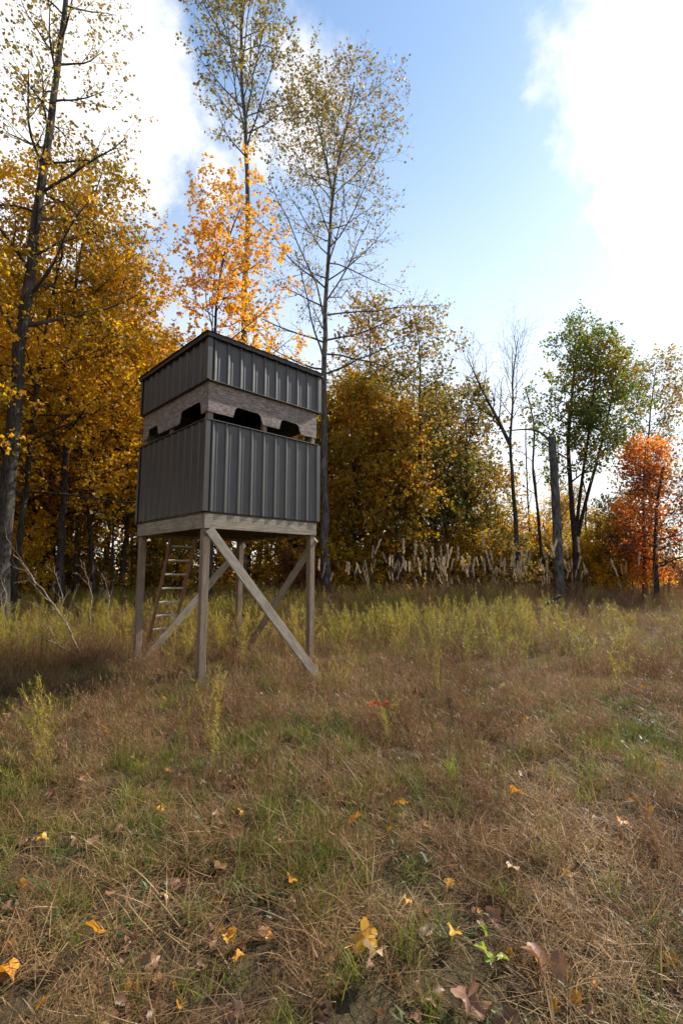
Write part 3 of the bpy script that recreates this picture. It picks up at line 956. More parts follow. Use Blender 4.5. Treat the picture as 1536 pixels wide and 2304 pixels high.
# --- trees deeper in the wood: a few kinds, copied
def kind(seed, h, r, bark, leafm, L, k, t0=.3, size=.14, ang=60, up=.05, K=30, subK=7, twK=4):
    rng = np.random.default_rng(seed)
    pts = [np.array([0, 0, 0.0])]
    for q in range(1, 7):
        pts.append(np.array([rng.normal(0, .018 * h) * q / 6, rng.normal(0, .018 * h) * q / 6, h * q / 6]))
    return tree_meshes(seed, pts, r, .02, bark, leafm,
                       dict(K=K, t0=t0, t1=.99, ang=ang, length=prof(.6, L * 1.1, .4), segs=5, up=up, wander=.15, rfac=.5, lenvar=.6),
                       dict(K=subK, t0=.15, t1=1, ang=50, length=L * .33, segs=3, wander=.17, rfac=.6),
                       dict(K=twK, t0=.15, t1=1, ang=50, length=L * .14, segs=2, wander=.2, rfac=.6),
                       dict(k=k, size=size, spread=.06))


KINDS = {
    'ymaple': [kind(101, 10, .11, M['bark_dark'], M['yellow'], 2.8, 11, size=.11), kind(102, 10, .10, M['bark_dark'], M['yellow'], 3.0, 11, .22, .11, ang=72)],
    'sapling': [kind(103, 5, .045, M['bark_dark'], M['yellow'], 1.7, 8, .15, .12, 72, .02, 24, 6, 4), kind(104, 5, .04, M['bark_dark'], M['yellow'], 1.9, 7, .12, .12, 75, .01, 22, 6, 4)],
    'amber': [kind(111, 9, .10, M['bark_dark'], M['amber'], 2.6, 9), kind(112, 9, .09, M['bark_dark'], M['amber'], 2.8, 8, .2, ang=68)],
    'bronze': [kind(105, 12, .14, M['bark_dark'], M['bronze'], 3.0, 7, .25, K=24), kind(106, 12, .13, M['bark'], M['bronze'], 2.7, 6, .3, K=24), kind(116, 12, .13, M['bark_dark'], M['bronze'], 3.2, 6, .35, K=22)],
    'olive': [kind(107, 14, .15, M['bark'], M['olive'], 3.0, 7, .4, ang=48), kind(108, 14, .13, M['bark_grey'], M['olive'], 2.6, 6, .45, ang=48)],
    'green': [kind(109, 8, .10, M['bark_dark'], M['green'], 2.4, 8, .2)],
    'bush': [kind(113, 3, .03, M['bark_dark'], M['amber'], 1.4, 7, .04, .11, 68, .03, 24, 6, 4), kind(114, 3, .03, M['bark_dark'], M['bronze'], 1.5, 7, .04, .11, 70, .03, 24, 6, 4)],
    'brownbush': [kind(110, 3.5, .04, M['bark_dark'], M['brownleaf'], 1.5, 7, .08, .10, 65, .03, 20, 6, 4)],
}
LAB = {
    'ymaple': ('maple_tree', 'yellow maple standing deeper in the wood behind the first trunks', 'yellow maples deeper in the wood', 10),
    'sapling': ('maple_sapling', 'low yellow maple sapling filling the shade under the tall trees', 'yellow saplings under the trees', 5),
    'amber': ('maple_tree', 'amber-brown maple', 'amber maples in the wood', 9),
    'bronze': ('oak_tree', 'bronze-brown oak standing deeper in the wood', 'bronze oaks deeper in the wood', 12),
    'olive': ('tulip_tree', 'olive-leaved tree standing far back in the wood', 'olive trees far back in the wood', 14),
    'green': ('maple_tree', 'small green-leaved tree low in the wood', 'small green trees low in the wood', 8),
    'bush': ('shrub', 'amber-brown bush', 'amber-brown bushes under the trees', 3),
    'brownbush': ('shrub', 'dull red-brown shrub along the foot of the treeline', 'red-brown shrubs along the treeline', 3.5),
}
SKY_U = [-400, 0, 150, 300, 420, 560, 690, 740, 830, 940, 1010, 1100, 1180, 1260, 1400, 1536, 1900]
SKY_V = [450, 470, 430, 560, 620, 640, 800, 830, 740, 790, 920, 990, 1080, 1090, 1080, 1150, 1150]
trng = np.random.default_rng(77)


def edge(u):
    """depth of the wood's edge seen along pixel column u"""
    return float(np.interp(u, [-500, 0, 300, 560, 740, 1100, 1536, 2000], [13, 14.5, 16.5, 20, 22, 23.5, 23.5, 24]))


LM = [(-60, 'left of the leaning tulip trunk'), (80, 'behind the leaning tulip trunk'), (190, 'behind the thick forked maple'), (300, 'beside the blind on its ladder side'),
      (430, 'straight behind the blind'), (560, 'behind the orange maple'), (700, 'between orange maple and forked tulip tree'), (800, 'behind the forked tulip tree'),
      (900, 'behind the amber sapling'), (1000, 'between the dark-trunked and rounded bronze trees'), (1090, 'beside the bare forked tree'), (1190, 'between bare tree and snag'),
      (1270, 'behind the snag'), (1350, 'behind the green maple'), (1440, 'behind the red-orange tree'), (1600, 'beyond the red-orange tree')]


def where(u):
    return min(LM, key=lambda q: abs(q[0] - u))[1]


ADJ = {'ymaple': 'yellow maple', 'sapling': 'low yellow sapling', 'amber': 'amber-brown maple', 'bronze': 'bronze oak', 'olive': 'olive-leaved tall tree', 'green': 'small green-leaved tree', 'brownbush': 'dull red-brown shrub', 'bush': 'amber-brown bush'}


def wood_tree(kd, u, Y, hfac=None):
    name, lab, grp, hh = LAB[kd]
    dpt = 'at the wood edge' if Y < edge(u) + 2.5 else ('inside the wood' if Y < edge(u) + 9 else 'deep in the wood')
    lab = '%s %s, %s' % (ADJ[kd], dpt, where(u))
    ms = KINDS[kd][trng.integers(len(KINDS[kd]))]
    p = at(u, 1288, Y)
    z = float(hgt(p[0], p[1]))
    vs = np.interp(u, SKY_U, SKY_V) + trng.uniform(0, 190)
    top = at(u, vs, Y)[2] - z
    if hfac is None:
        h = min(top, hh * trng.uniform(.85, 1.45))
    else:
        h = hfac
    sc = h / hh
    put_tree(name, ms, (p[0], p[1], z - .1), lab, 'shrub' if kd in ('bush', 'brownbush') else 'tree', grp, trng.uniform(0, 6.28), max(sc, .35) * trng.uniform(.9, 1.15), sc)


for u in np.arange(-330, 560, 98):                       # left: yellow maples in ranks
    wood_tree('ymaple', u + trng.uniform(-20, 20), edge(u) + trng.uniform(2, 5))
for u in np.arange(-380, 700, 104):
    wood_tree('ymaple', u + trng.uniform(-30, 30), edge(u) + trng.uniform(6, 11))
for u in np.arange(-360, 720, 90):
    wood_tree(('bronze', 'olive', 'ymaple')[trng.integers(3)], u + trng.uniform(-30, 30), edge(u) + trng.uniform(11, 24))
for u in np.arange(-340, 700, 66):
    wood_tree('sapling', u + trng.uniform(-25, 25), edge(u) + trng.uniform(.8, 6), trng.uniform(3, 6))
for u in np.arange(730, 1200, 64):
    wood_tree(('bronze', 'amber', 'amber')[trng.integers(3)], u + trng.uniform(-15, 15), edge(u) + trng.uniform(3, 8))
for (x, y) in ((-13, 7.5), (-14.5, 4), (-13, 1), (-15.5, -2), (-14, -6), (-18, 2), (-18, 8), (-17, -5), (-12.5, 10), (-16, 11)):
    ms = KINDS['ymaple'][trng.integers(2)]
    sc = trng.uniform(.95, 1.3)
    put_tree('maple_tree', ms, (x, y, float(hgt(x, y)) - .1), 'yellow maple where the wood bends round the field, left of the leaning tulip trunk', 'tree', 'maples along the left side of the field', trng.uniform(0, 6.28), sc)
for u in np.arange(690, 1340, 32):
    wood_tree('bush', u + trng.uniform(-12, 12), edge(u) + trng.uniform(.3, 4), trng.uniform(1.6, 3.2))
for u in np.arange(-250, 700, 60):
    wood_tree('bush', u + trng.uniform(-25, 25), edge(u) + trng.uniform(2, 8), trng.uniform(1.4, 2.8))
for u in np.arange(1230, 1700, 40):
    wood_tree('bush', u + trng.uniform(-12, 12), edge(u) + trng.uniform(1, 5), trng.uniform(1.4, 2.8))
for u in np.arange(700, 1240, 40):
    wood_tree('sapling', u + trng.uniform(-15, 15), edge(u) + trng.uniform(.5, 5), trng.uniform(2.6, 5.2))
for u in np.arange(700, 1300, 75):
    wood_tree(('bronze', 'olive')[trng.integers(2)], u + trng.uniform(-25, 25), edge(u) + trng.uniform(10, 26))
for u in np.arange(1190, 1420, 38):
    wood_tree(('ymaple', 'amber', 'bronze')[trng.integers(3)], u + trng.uniform(-12, 12), edge(u) + trng.uniform(5, 16))
for u in np.arange(1420, 1980, 60):
    wood_tree(('amber', 'bronze', 'ymaple')[trng.integers(3)], u + trng.uniform(-20, 20), edge(u) + trng.uniform(4, 10))
for u in np.arange(1200, 1960, 75):
    wood_tree('olive', u + trng.uniform(-25, 25), edge(u) + trng.uniform(12, 30))
for u in np.arange(1320, 1460, 45):
    wood_tree('sapling', u + trng.uniform(-10, 10), 22 + trng.uniform(0, 2), trng.uniform(2.6, 4.2))
for u, Y, h in ((1395, 23.5, 4.6), (745, 26, 9.5), (1010, 27, 8), (880, 29, 9), (1120, 30, 5), (60, 19, 5), (700, 24, 5)):
    wood_tree('green', u, Y, h)
for u in (1500, 1545, 1600, 700, 668, 1680):
    wood_tree('brownbush', u + trng.uniform(-8, 8), edge(u) - 1.2 + trng.uniform(-.3, .6), trng.uniform(1.3, 2.4))
for u in np.arange(-700, 2300, 95):
    wood_tree(('bronze', 'olive', 'ymaple')[trng.integers(3)], u + trng.uniform(-40, 40), 48 + trng.uniform(0, 26))

# slim bare trunks (poles) inside the left wood
pole = {}
for k in range(2):
    rng = np.random.default_rng(300 + k)
    pts = [np.array([rng.normal(0, .06) * q, rng.normal(0, .05) * q, 9.0 * q / 5]) for q in range(6)]
    pole[k] = tree_meshes(300 + k, pts, .075, .03, M['bark_dark'], None,
                          dict(K=10, t0=.45, t1=.98, ang=60, length=1.2, segs=4, up=.05, wander=.12, rfac=.4),
                          dict(K=4, t0=.3, t1=1, ang=45, length=.5, segs=3, wander=.15, rfac=.6), None, None)
for i, u in enumerate((95, 118, 250, 285, 175, 40, 310, 400, 430, 470, 600, 640, 668, 690, 770, 870, 920, 985, 1010, 1215, 1225, 1270, 1330, 1110, 1188)):
    p = at(u + trng.uniform(-6, 6), 1288, edge(u) + trng.uniform(.3, 6.5))
    s = trng.uniform(.6, 1.25)
    put_tree('slim_tree', pole[i % 2], (p[0], p[1], float(hgt(p[0], p[1])) - .1), 'slim dark bare trunk inside the wood, ' + where(u), 'tree',
             'slim bare trunks inside the wood', trng.uniform(0, 6.28), s * trng.uniform(.8, 1.3), s)


# ------------------------------------------------------------------ grasses and weeds
def ribbons(rng, n, rad, L, wdt, lean, curve, segs=3, base=None, mats=None, flat=0.0):
    """grass blades as tapering ribbons. Returns V, F(quads), rnd"""
    a = rng.uniform(0, 2 * np.pi, n); rr = rad * np.sqrt(rng.uniform(0, 1, n))
    p = np.stack([np.cos(a) * rr, np.sin(a) * rr, rng.uniform(-.01, .01 + flat, n)], 1) if base is None else base
    az = rng.uniform(0, 2 * np.pi, n)
    ln = rng.uniform(L[0], L[1], n)
    th = np.abs(rng.normal(lean[0], lean[1], n))
    cv = rng.normal(curve[0], curve[1], n)
    wd = rng.uniform(wdt[0], wdt[1], n)
    h = np.stack([np.cos(az), np.sin(az), 0 * az], 1)
    tw = rng.uniform(0, 6.28, n)
    side0 = np.stack([-np.sin(az), np.cos(az), 0 * az], 1)
    pts = [p]; cur = p.copy()
    for k in range(segs):
        t_ = th + cv * (k + .5) / segs
        t_ = np.clip(t_, 0, 1.75)
        d = h * np.sin(t_)[:, None] + np.array([0, 0, 1.0]) * np.cos(t_)[:, None]
        cur = cur + d * (ln / segs)[:, None]
        cur[:, 2] = np.maximum(cur[:, 2], .004)
        pts.append(cur)
    side = side0 * np.cos(tw)[:, None] + h * np.sin(tw)[:, None] * .8
    V = []
    for k, q in enumerate(pts):
        wk = wd * (1 - .88 * (k / segs) ** 1.6) / 2
        V += [q - side * wk[:, None], q + side * wk[:, None]]
    V = np.stack(V, 1)
    m = 2 * (segs + 1)
    i = (np.arange(n) * m)[:, None]
    Q = np.concatenate([i + np.array([2 * k, 2 * k + 1, 2 * k + 3, 2 * k + 2]) for k in range(segs)])
    return V.reshape(-1, 3), Q, np.repeat(rng.uniform(0, 1, n), m), np.stack(pts, 1)


def merge(parts):
    V, Q, T, Rn, off = [], [], [], [], 0
    for v, q, r in parts:
        V.append(v); Rn.append(r)
        (Q if q.shape[1] == 4 else T).append(q + off)
        off += len(v)
    F = []
    if Q: F.append(np.concatenate(Q))
    if T: F.append(np.concatenate(T))
    return np.concatenate(V), F, np.concatenate(Rn)


def mk_clump(name, seed, mat, fn):
    rng = np.random.default_rng(seed)
    V, F, r = merge(fn(rng))
    return mesh_np(name, V, F, mat, False, {'rnd': r})


def f_straw(rng):
    return [ribbons(rng, 46, .13, (.06, .26), (.0030, .0068), (.75, .45), (.6, .5), 4)[:3],
            ribbons(rng, 20, .18, (.08, .28), (.0024, .0058), (1.25, .25), (.35, .35), 4, flat=.07)[:3]]


def f_upright(rng):
    v, q, r, pts = ribbons(rng, 22, .11, (.14, .44), (.0024, .0042), (.28, .22), (.25, .3), 4)
    out = [(v, q, r)]
    # side twigs with small seed husks
    k = 9
    sel = rng.integers(0, 22, 22 * k)
    t_ = rng.uniform(1.3, 4, 22 * k)
    i = np.minimum(t_.astype(int), 3)
    base = pts[sel, i] + (pts[sel, i + 1] - pts[sel, i]) * (t_ - i)[:, None]
    out.append(ribbons(rng, 22 * k, 0, (.015, .070), (.0032, .0072), (.7, .35), (.2, .3), 2, base=base)[:3])
    return out


def f_grass(rng):
    return [ribbons(rng, 44, .08, (.06, .22), (.0034, .0075), (.35, .28), (.7, .4), 4)[:3]]


def f_low(rng):
    out = []
    n = 46
    a = rng.uniform(0, 6.28, n); rr = .15 * np.sqrt(rng.uniform(0, 1, n))
    base = np.stack([np.cos(a) * rr, np.sin(a) * rr, rng.uniform(.005, .07, n)], 1)
    out.append(ribbons(rng, n, 0, (.025, .065), (.010, .022), (1.05, .3), (.5, .3), 3, base=base)[:3])
    out.append(ribbons(rng, 14, .1, (.06, .16), (.002, .004), (.5, .3), (.4, .3), 3)[:3])
    return out


def f_gold(rng):
    v, q, r, pts = ribbons(rng, 7, .10, (.50, .92), (.004, .007), (.16, .12), (.35, .25), 6)
    out = [(v, q, r * .5)]
    k = 46
    sel = rng.integers(0, 7, 7 * k); t_ = rng.uniform(.8, 6, 7 * k)
    i = np.minimum(t_.astype(int), 5)
    base = pts[sel, i] + (pts[sel, i + 1] - pts[sel, i]) * (t_ - i)[:, None]
    out.append(ribbons(rng, 7 * k, 0, (.035, .095), (.005, .011), (.85, .3), (.5, .4), 2, base=base)[:3])
    k = 24                                        # feathery tops
    sel = rng.integers(0, 7, 7 * k); t_ = rng.uniform(4.2, 6, 7 * k)
    i = np.minimum(t_.astype(int), 5)
    base = pts[sel, i] + (pts[sel, i + 1] - pts[sel, i]) * (t_ - i)[:, None]
    v, q, r = ribbons(rng, 7 * k, 0, (.03, .10), (.006, .012), (.75, .3), (.5, .3), 2, base=base)[:3]
    out.append((v, q, np.clip(r * .5 + .5, 0, 1)))
    return out


def f_tallstraw(rng):
    v, q, r, pts = ribbons(rng, 26, .16, (.35, .95), (.003, .006), (.2, .16), (.4, .35), 5)
    out = [(v, q, r)]
    sel = rng.integers(0, 26, 120); t_ = rng.uniform(2.5, 5, 120)
    i = np.minimum(t_.astype(int), 4)
    base = pts[sel, i] + (pts[sel, i + 1] - pts[sel, i]) * (t_ - i)[:, None]
    out.append(ribbons(rng, 120, 0, (.03, .11), (.003, .007), (.7, .3), (.4, .3), 2, base=base)[:3])
    return out


def f_litter(rng):
    n = 5
    out = []
    for k in range(n):
        a, rr = rng.uniform(0, 6.28), .15 * rng.uniform(0, 1)
        v, q, r = lobed(rng, .018 + .022 * rng.uniform(), 3)
        v = rot_any(v, rng) + np.array([math.cos(a) * rr, math.sin(a) * rr, .012 + .03 * rng.uniform()])
        out.append((v, q, np.full(len(v), rng.uniform())))
    return out


def lobed(rng, size, lobes=5):
    """one curled, lobed leaf: fan of triangles round the midrib"""
    m = lobes * 4
    a = np.linspace(0, 2 * np.pi, m, endpoint=False)
    rad = size * (.62 + .38 * np.abs(np.cos(a * lobes / 2)) ** 1.2) * (1 + .16 * rng.normal(0, 1, m))
    x, y = np.cos(a) * rad, np.sin(a) * rad * .85
    z = .5 * size * np.sin(x / size * 2.6 + rng.uniform(0, 3)) * rng.uniform(.5, 1) + .45 * rng.uniform(-.2, 1) * (y / size) ** 2 * size
    z = z + rng.normal(0, .09 * size, m)
    V = np.concatenate([[[0, 0, 0]], np.stack([x, y, z], 1), [[-size * 1.5, .05 * size, .1 * size], [-size * 1.5, -.02 * size, .1 * size]]])
    T = [(0, 1 + i, 1 + (i + 1) % m) for i in range(m)]
    T.append((1 + m // 2, m + 1, m + 2))
    return V, np.array(T), np.full(len(V), .5)


def rot_any(v, rng):
    e = (rng.normal(0, .45), rng.normal(0, .45), rng.uniform(0, 6.28))
    Mx = np.array(Matrix.Rotation(e[2], 3, 'Z') @ Matrix.Rotation(e[1], 3, 'Y') @ Matrix.Rotation(e[0], 3, 'X'))
    return v @ Mx.T


def clump_set(tagname, mat, fn, n, seed):
    c = bpy.data.collections.new(tagname)
    for i in range(n):
        me = mk_clump(tagname, seed + i, mat, fn)
        o = bpy.data.objects.new('%s_%02d' % (tagname, i), me)
        c.objects.link(o)
    return c


def scatter(name, label, coll, nvar, pts, scl, tilt=0.12):
    """one ground-cover object: clumps set on scattered points"""
    n = len(pts)
    me = bpy.data.meshes.new(name)
    me.vertices.add(n)
    P_ = np.stack([pts[:, 0], pts[:, 1], hgt(pts[:, 0], pts[:, 1])], 1).astype(np.float32)
    me.vertices.foreach_set('co', P_.ravel())
    rng = np.random.default_rng(abs(hash(name)) % 1000 if False else len(name) * 13 + n % 97)
    rot = np.stack([rng.normal(0, tilt, n), rng.normal(0, tilt, n), rng.uniform(0, 6.28, n)], 1).astype(np.float32)
    a = me.attributes.new('rot', 'FLOAT_VECTOR', 'POINT'); a.data.foreach_set('vector', rot.ravel())
    a = me.attributes.new('scl', 'FLOAT', 'POINT'); a.data.foreach_set('value', scl.astype(np.float32))
    a = me.attributes.new('pick', 'INT', 'POINT'); a.data.foreach_set('value', rng.integers(0, nvar, n).astype(np.int32))
    o = link(name, me)
    ng = bpy.data.node_groups.new(name, 'GeometryNodeTree')
    ng.interface.new_socket('Geometry', in_out='INPUT', socket_type='NodeSocketGeometry')
    ng.interface.new_socket('Geometry', in_out='OUTPUT', socket_type='NodeSocketGeometry')
    N, Lk = ng.nodes, ng.links
    gi, go = N.new('NodeGroupInput'), N.new('NodeGroupOutput')
    ci = N.new('GeometryNodeCollectionInfo')
    ci.inputs['Collection'].default_value = coll
    ci.inputs['Separate Children'].default_value = True
    ci.inputs['Reset Children'].default_value = True
    m2p = N.new('GeometryNodeMeshToPoints')
    iop = N.new('GeometryNodeInstanceOnPoints')
    iop.inputs['Pick Instance'].default_value = True

    def attr(nm, dt):
        q = N.new('GeometryNodeInputNamedAttribute'); q.data_type = dt
        q.inputs['Name'].default_value = nm
        return q.outputs['Attribute']
    e2r = N.new('FunctionNodeEulerToRotation')
    Lk.new(attr('rot', 'FLOAT_VECTOR'), e2r.inputs[0])
    Lk.new(gi.outputs[0], m2p.inputs['Mesh'])
    Lk.new(m2p.outputs[0], iop.inputs['Points'])
    Lk.new(ci.outputs[0], iop.inputs['Instance'])
    Lk.new(attr('pick', 'INT'), iop.inputs['Instance Index'])
    Lk.new(e2r.outputs[0], iop.inputs['Rotation'])
    Lk.new(attr('scl', 'FLOAT'), iop.inputs['Scale'])
    Lk.new(iop.outputs[0], go.inputs[0])
    md = o.modifiers.new('scatter', 'NODES')
    md.node_group = ng
    tag(o, label, None, None, 'stuff')
    return o


def field_points(rng, dens, y0=0.6, y1=23.0):
    """random points over the field: dens(x, y) clumps per square metre"""
    out = []
    for ya in np.arange(y0, y1, 1.0):
        yb = min(ya + 1.0, y1)
        hw = 0.80 * yb + 1.6
        area = 2 * hw * (yb - ya)
        mx_ = 220
        n = int(area * mx_)
        x = rng.uniform(-hw, hw, n); y = rng.uniform(ya, yb, n)
        k = rng.uniform(0, mx_, n) < dens(x, y)
        out.append(np.stack([x[k], y[k]], 1))
    return np.concatenate(out)


def far(y):
    return 0.18 + 0.82 * (1 - sstep(y, 2.5, 12))


grng = np.random.default_rng(5)
pat = lambda x, y, f, k: np.clip(.5 + .6 * wob(x, y, f, k), 0, 1)
tall_zone = lambda x, y: sstep(y + .25 * np.clip(-x - 3, 0, 3), 7.9, 9.8) * (1 - sstep(x - .12 * y, 2.2, 5.5)) * (1 - sstep(y, 20, 22))

c1 = clump_set('dry_grass_tuft', M['straw'], f_straw, 6, 500)
c2 = clump_set('dead_weed_tuft', M['mauve'], f_upright, 6, 520)
c3 = clump_set('green_grass_tuft', M['grass'], f_grass, 5, 540)
c4 = clump_set('low_weed', M['weed'], f_low, 5, 560)
c5 = clump_set('yellow_weed', M['gold'], f_gold, 6, 580)
c6 = clump_set('tall_straw', M['mauve'], f_tallstraw, 5, 600)
c8 = clump_set('straw_mat', M['straw'], lambda rng: [ribbons(rng, 56, .2, (.05, .24), (.0022, .0052), (1.38, .16), (.2, .3), 4, flat=.04)[:3]], 6, 640)
c7 = clump_set('litter_leaf', M['litter'], f_litter, 5, 620)


def sc_of(p, lo, hi, g=.35):
    return grng.uniform(lo, hi, len(p)) * (1 + g * sstep(p[:, 1], 5, 20))


p = field_points(grng, lambda x, y: 52 * far(y) * (.28 + 1.3 * pat(x, y, 3.2, 1) * pat(x, y, 1.1, 7)))
scatter('dry_grass', 'matted dry straw-coloured grass covering the field', c1, 6, p, sc_of(p, .65, 1.15))
p = field_points(grng, lambda x, y: 46 * far(y) * (.18 + 1.4 * pat(x, y, 1.0, 3) * pat(x, y, 4.0, 6)) * (.25 + .75 * sstep(y, 2.6, 5.5)))
scatter('dead_weeds', 'thin brown dead weed stems standing in the field', c2, 6, p, sc_of(p, .55, 1.1, .3))
p = field_points(grng, lambda x, y: 62 * far(y) * (.10 + 1.7 * (pat(x, y, 1.3, 4) * pat(x, y, 4.2, 2))))
scatter('green_grass', 'short green grass growing through the dry field', c3, 5, p, sc_of(p, .6, 1.1, .5))
p = field_points(grng, lambda x, y: 30 * far(y) * pat(x, y, 1.6, 5) ** 2, y1=14)
scatter('low_weeds', 'low green broad-leaved weeds close to the soil', c4, 5, p, sc_of(p, .5, 1.1))
p = field_points(grng, lambda x, y: 8.0 * tall_zone(x, y) * (.12 + 1.2 * pat(x, y, .9, 6)) + 1.6 * sstep(y, 3.4, 5.5) * pat(x, y, 1.5, 6) ** 2)
scatter('yellow_weeds', 'feathery yellow-green weeds in a tall band below the trees', c5, 6, p, sc_of(p, .6, 1.12, .0))
p = field_points(grng, lambda x, y: 6 * sstep(y, 16, 20) + 8 * tall_zone(x, y) * pat(x, y, .8, 7) + 3.4 * sstep(y, 5.2, 6.8) * pat(x, y, .8, 2), y1=26)
scatter('tall_dead_grass', 'tall brown dead grass along the foot of the trees', c6, 5, p, sc_of(p, .5, 1.0, .2))
p = field_points(grng, lambda x, y: 34 * far(y) * (.35 + .9 * pat(x, y, 2.6, 8)), y1=20)
scatter('fallen_straw', 'flattened dead straw lying in a mat over the soil', c8, 6, p, sc_of(p, .7, 1.2), .05)
p = field_points(grng, lambda x, y: 9 * far(y) * (.2 + 1.2 * pat(x, y, 2.2, 9) ** 2), y1=16)
scatter('leaf_litter', 'small brown leaf scraps caught in the grass', c7, 5, p, sc_of(p, .6, 1.2))

# ------------------------------------------------------------------ plume grass in front of the treeline
pl_mesh = []
for k in range(5):
    rng = np.random.default_rng(700 + k)
    n = 7
    bend = rng.uniform(.05, .35); az = rng.uniform(0, 6.28)
    zz = np.linspace(0, 1.55, n)
    off = bend * (zz / 1.55) ** 2.2
    path = np.stack([np.cos(az) * off, np.sin(az) * off, zz], 1)
    v, q = tubes(path[None], np.linspace(.006, .003, n)[None], 4)
    stem = mesh_np('stem', v, [q], M['mauve'], True, {'rnd': np.full(len(v), .7)})
    top, d = path[-1], path[-1] - path[-2]
    d = d / np.linalg.norm(d)
    m = 130
    t_ = rng.uniform(0, .42, m)
    base = top + d * (t_ - .06)[:, None] + rng.normal(0, .006, (m, 3))
    v, q, r, _ = ribbons(rng, m, 0, (.05, .10), (.010, .018), (.35, .18), (.3, .3), 2, base=base)
    plume = mesh_np('plume', v, [q], M['plume'], False, {'rnd': r})
    base = np.stack([0 * np.arange(9.), 0 * np.arange(9.), rng.uniform(.02, .8, 9)], 1)
    v, q, r, _ = ribbons(rng, 9, 0, (.4, .8), (.008, .014), (.35, .15), (1.2, .4), 5, base=base)
    blade = mesh_np('blades', v, [q], M['straw'], False, {'rnd': r})
    pl_mesh.append((stem, plume, blade))


RL = [(735, 'forked tulip tree'), (795, 'low amber maple'), (890, 'amber sapling'), (947, 'dark-trunked bronze tree'), (1050, 'rounded bronze tree'), (1165, 'bare forked tree'),
      (1255, 'broken snag'), (1330, 'green maple'), (1450, 'red-orange tree')]


def plume_grass(u, Y, h):
    p = at(u, 1288, Y)
    o = empty('plume_reed', (p[0], p[1], float(hgt(p[0], p[1])) - .03), trng.uniform(0, 6.28))
    s = h * 1.2 / 1.8
    o.rotation_euler = (trng.normal(0, .05), trng.normal(0, .05), trng.uniform(0, 6.28))
    o.scale = (s * 1.1, s * 1.1, s)
    st, pm, bl = pl_mesh[trng.integers(5)]
    link('stem', st, o); link('plume', pm, o); link('leaf_blade', bl, o)
    tag(o, 'tall grass stalk with cream feathery plume growing before the ' + min(RL, key=lambda q: abs(q[0] - u))[1], 'reed', 'cream plumed grasses below the treeline')


for k in range(170):
    u = trng.choice([trng.uniform(890, 1300), trng.uniform(780, 1180), trng.uniform(1000, 1260), trng.uniform(1250, 1500), trng.uniform(690, 900)], p=[.3, .2, .3, .12, .08])
    Y = edge(u) - trng.uniform(.8, 6.0)
    plume_grass(u + 14 * math.sin(u * .11), Y, float(np.clip(trng.normal(1.3, .3), .7, 1.9)))
for (u, Y, h) in ((1088, 18.5, 2.25), (823, 18.0, 2.0), (908, 18.5, 2.05), (930, 18.6, 2.0), (1210, 18, 2.0), (1305, 18.5, 2.05), (1462, 19, 2.1)):
    plume_grass(u, Y, h)

# ------------------------------------------------------------------ single things in the field
def bare_branch(name, pix, Y, r0, seed, label, cat, K=7, L=.5, mat='dead'):
    pts = [at(u, v, Y + dy) for (u, v, dy) in pix]
    b = pts[0].copy(); b[2] = float(hgt(b[0], b[1]))
    pts[0] = b.copy(); pts[0][2] += .02
    loc = [q - b for q in pts]
    rng = np.random.default_rng(seed)
    tp = resample(loc, 14)
    tp[1:-1] += rng.normal(0, .012, tp[1:-1].shape)
    P0, R0 = tp[None], np.linspace(r0, r0 * .25, 14)[None]
    V0, Q0 = tubes(P0, R0, 6)
    o = empty(name, tuple(b))
    link('stem', mesh_np('stem', V0, [Q0], M[mat], True), o)
    P1, R1, _ = grow(rng, P0, R0, K, .25, .95, 40, L, 5, up=.05, wander=.16, rfac=.6)
    P2, R2, _ = grow(rng, P1, R1, 4, .25, 1, 40, L * .45, 3, up=.03, wander=.18, rfac=.6)
    R1 = np.maximum(R1, .003); R2 = np.maximum(R2, .0022)
    v1, q1 = tubes(P1, R1, 4); v2, q2 = tubes(P2, R2, 3)
    link('twig', mesh_np('twig', np.concatenate([v1, v2]), [np.concatenate([q1, q2 + len(v1)])], M[mat], True), o)
    tag(o, label, cat)


bare_branch('fallen_branch', [(188, 1450, 0), (150, 1400, .05), (120, 1360, .1), (85, 1310, .2), (45, 1262, .3), (30, 1248, .3)], 9.0, .024, 1,
            'bleached bare branch propped up out of the weeds by the left trunk', 'branch', 6, .55)
bare_branch('fallen_branch', [(190, 1452, 0), (120, 1442, -.1), (60, 1432, -.1), (25, 1408, -.05)], 8.8, .016, 2,
            'thin pale branch lying low beneath the propped bleached branch', 'branch', 4, .35)
for i, (u, Y, v, lab) in enumerate(((207, 11.5, 1265, 'pale dead sapling with crooked top behind the propped branch'), (246, 12.2, 1290, 'leaning dead sapling nearest the blind post'),
                                    (140, 11.8, 1275, 'dead sapling bent over beside the crooked one'), (12, 11.0, 1280, 'short pale broken stick by the left tulip trunk'))):
    bare_branch('dead_sapling', [(u, 1420, 0), (u - 6, 1380, 0), (u + 4, 1340, .1), (u - 12, 1300, .1), (u - 18, v, .1)], Y, .017, 10 + i, lab, 'sapling', 6, .4)

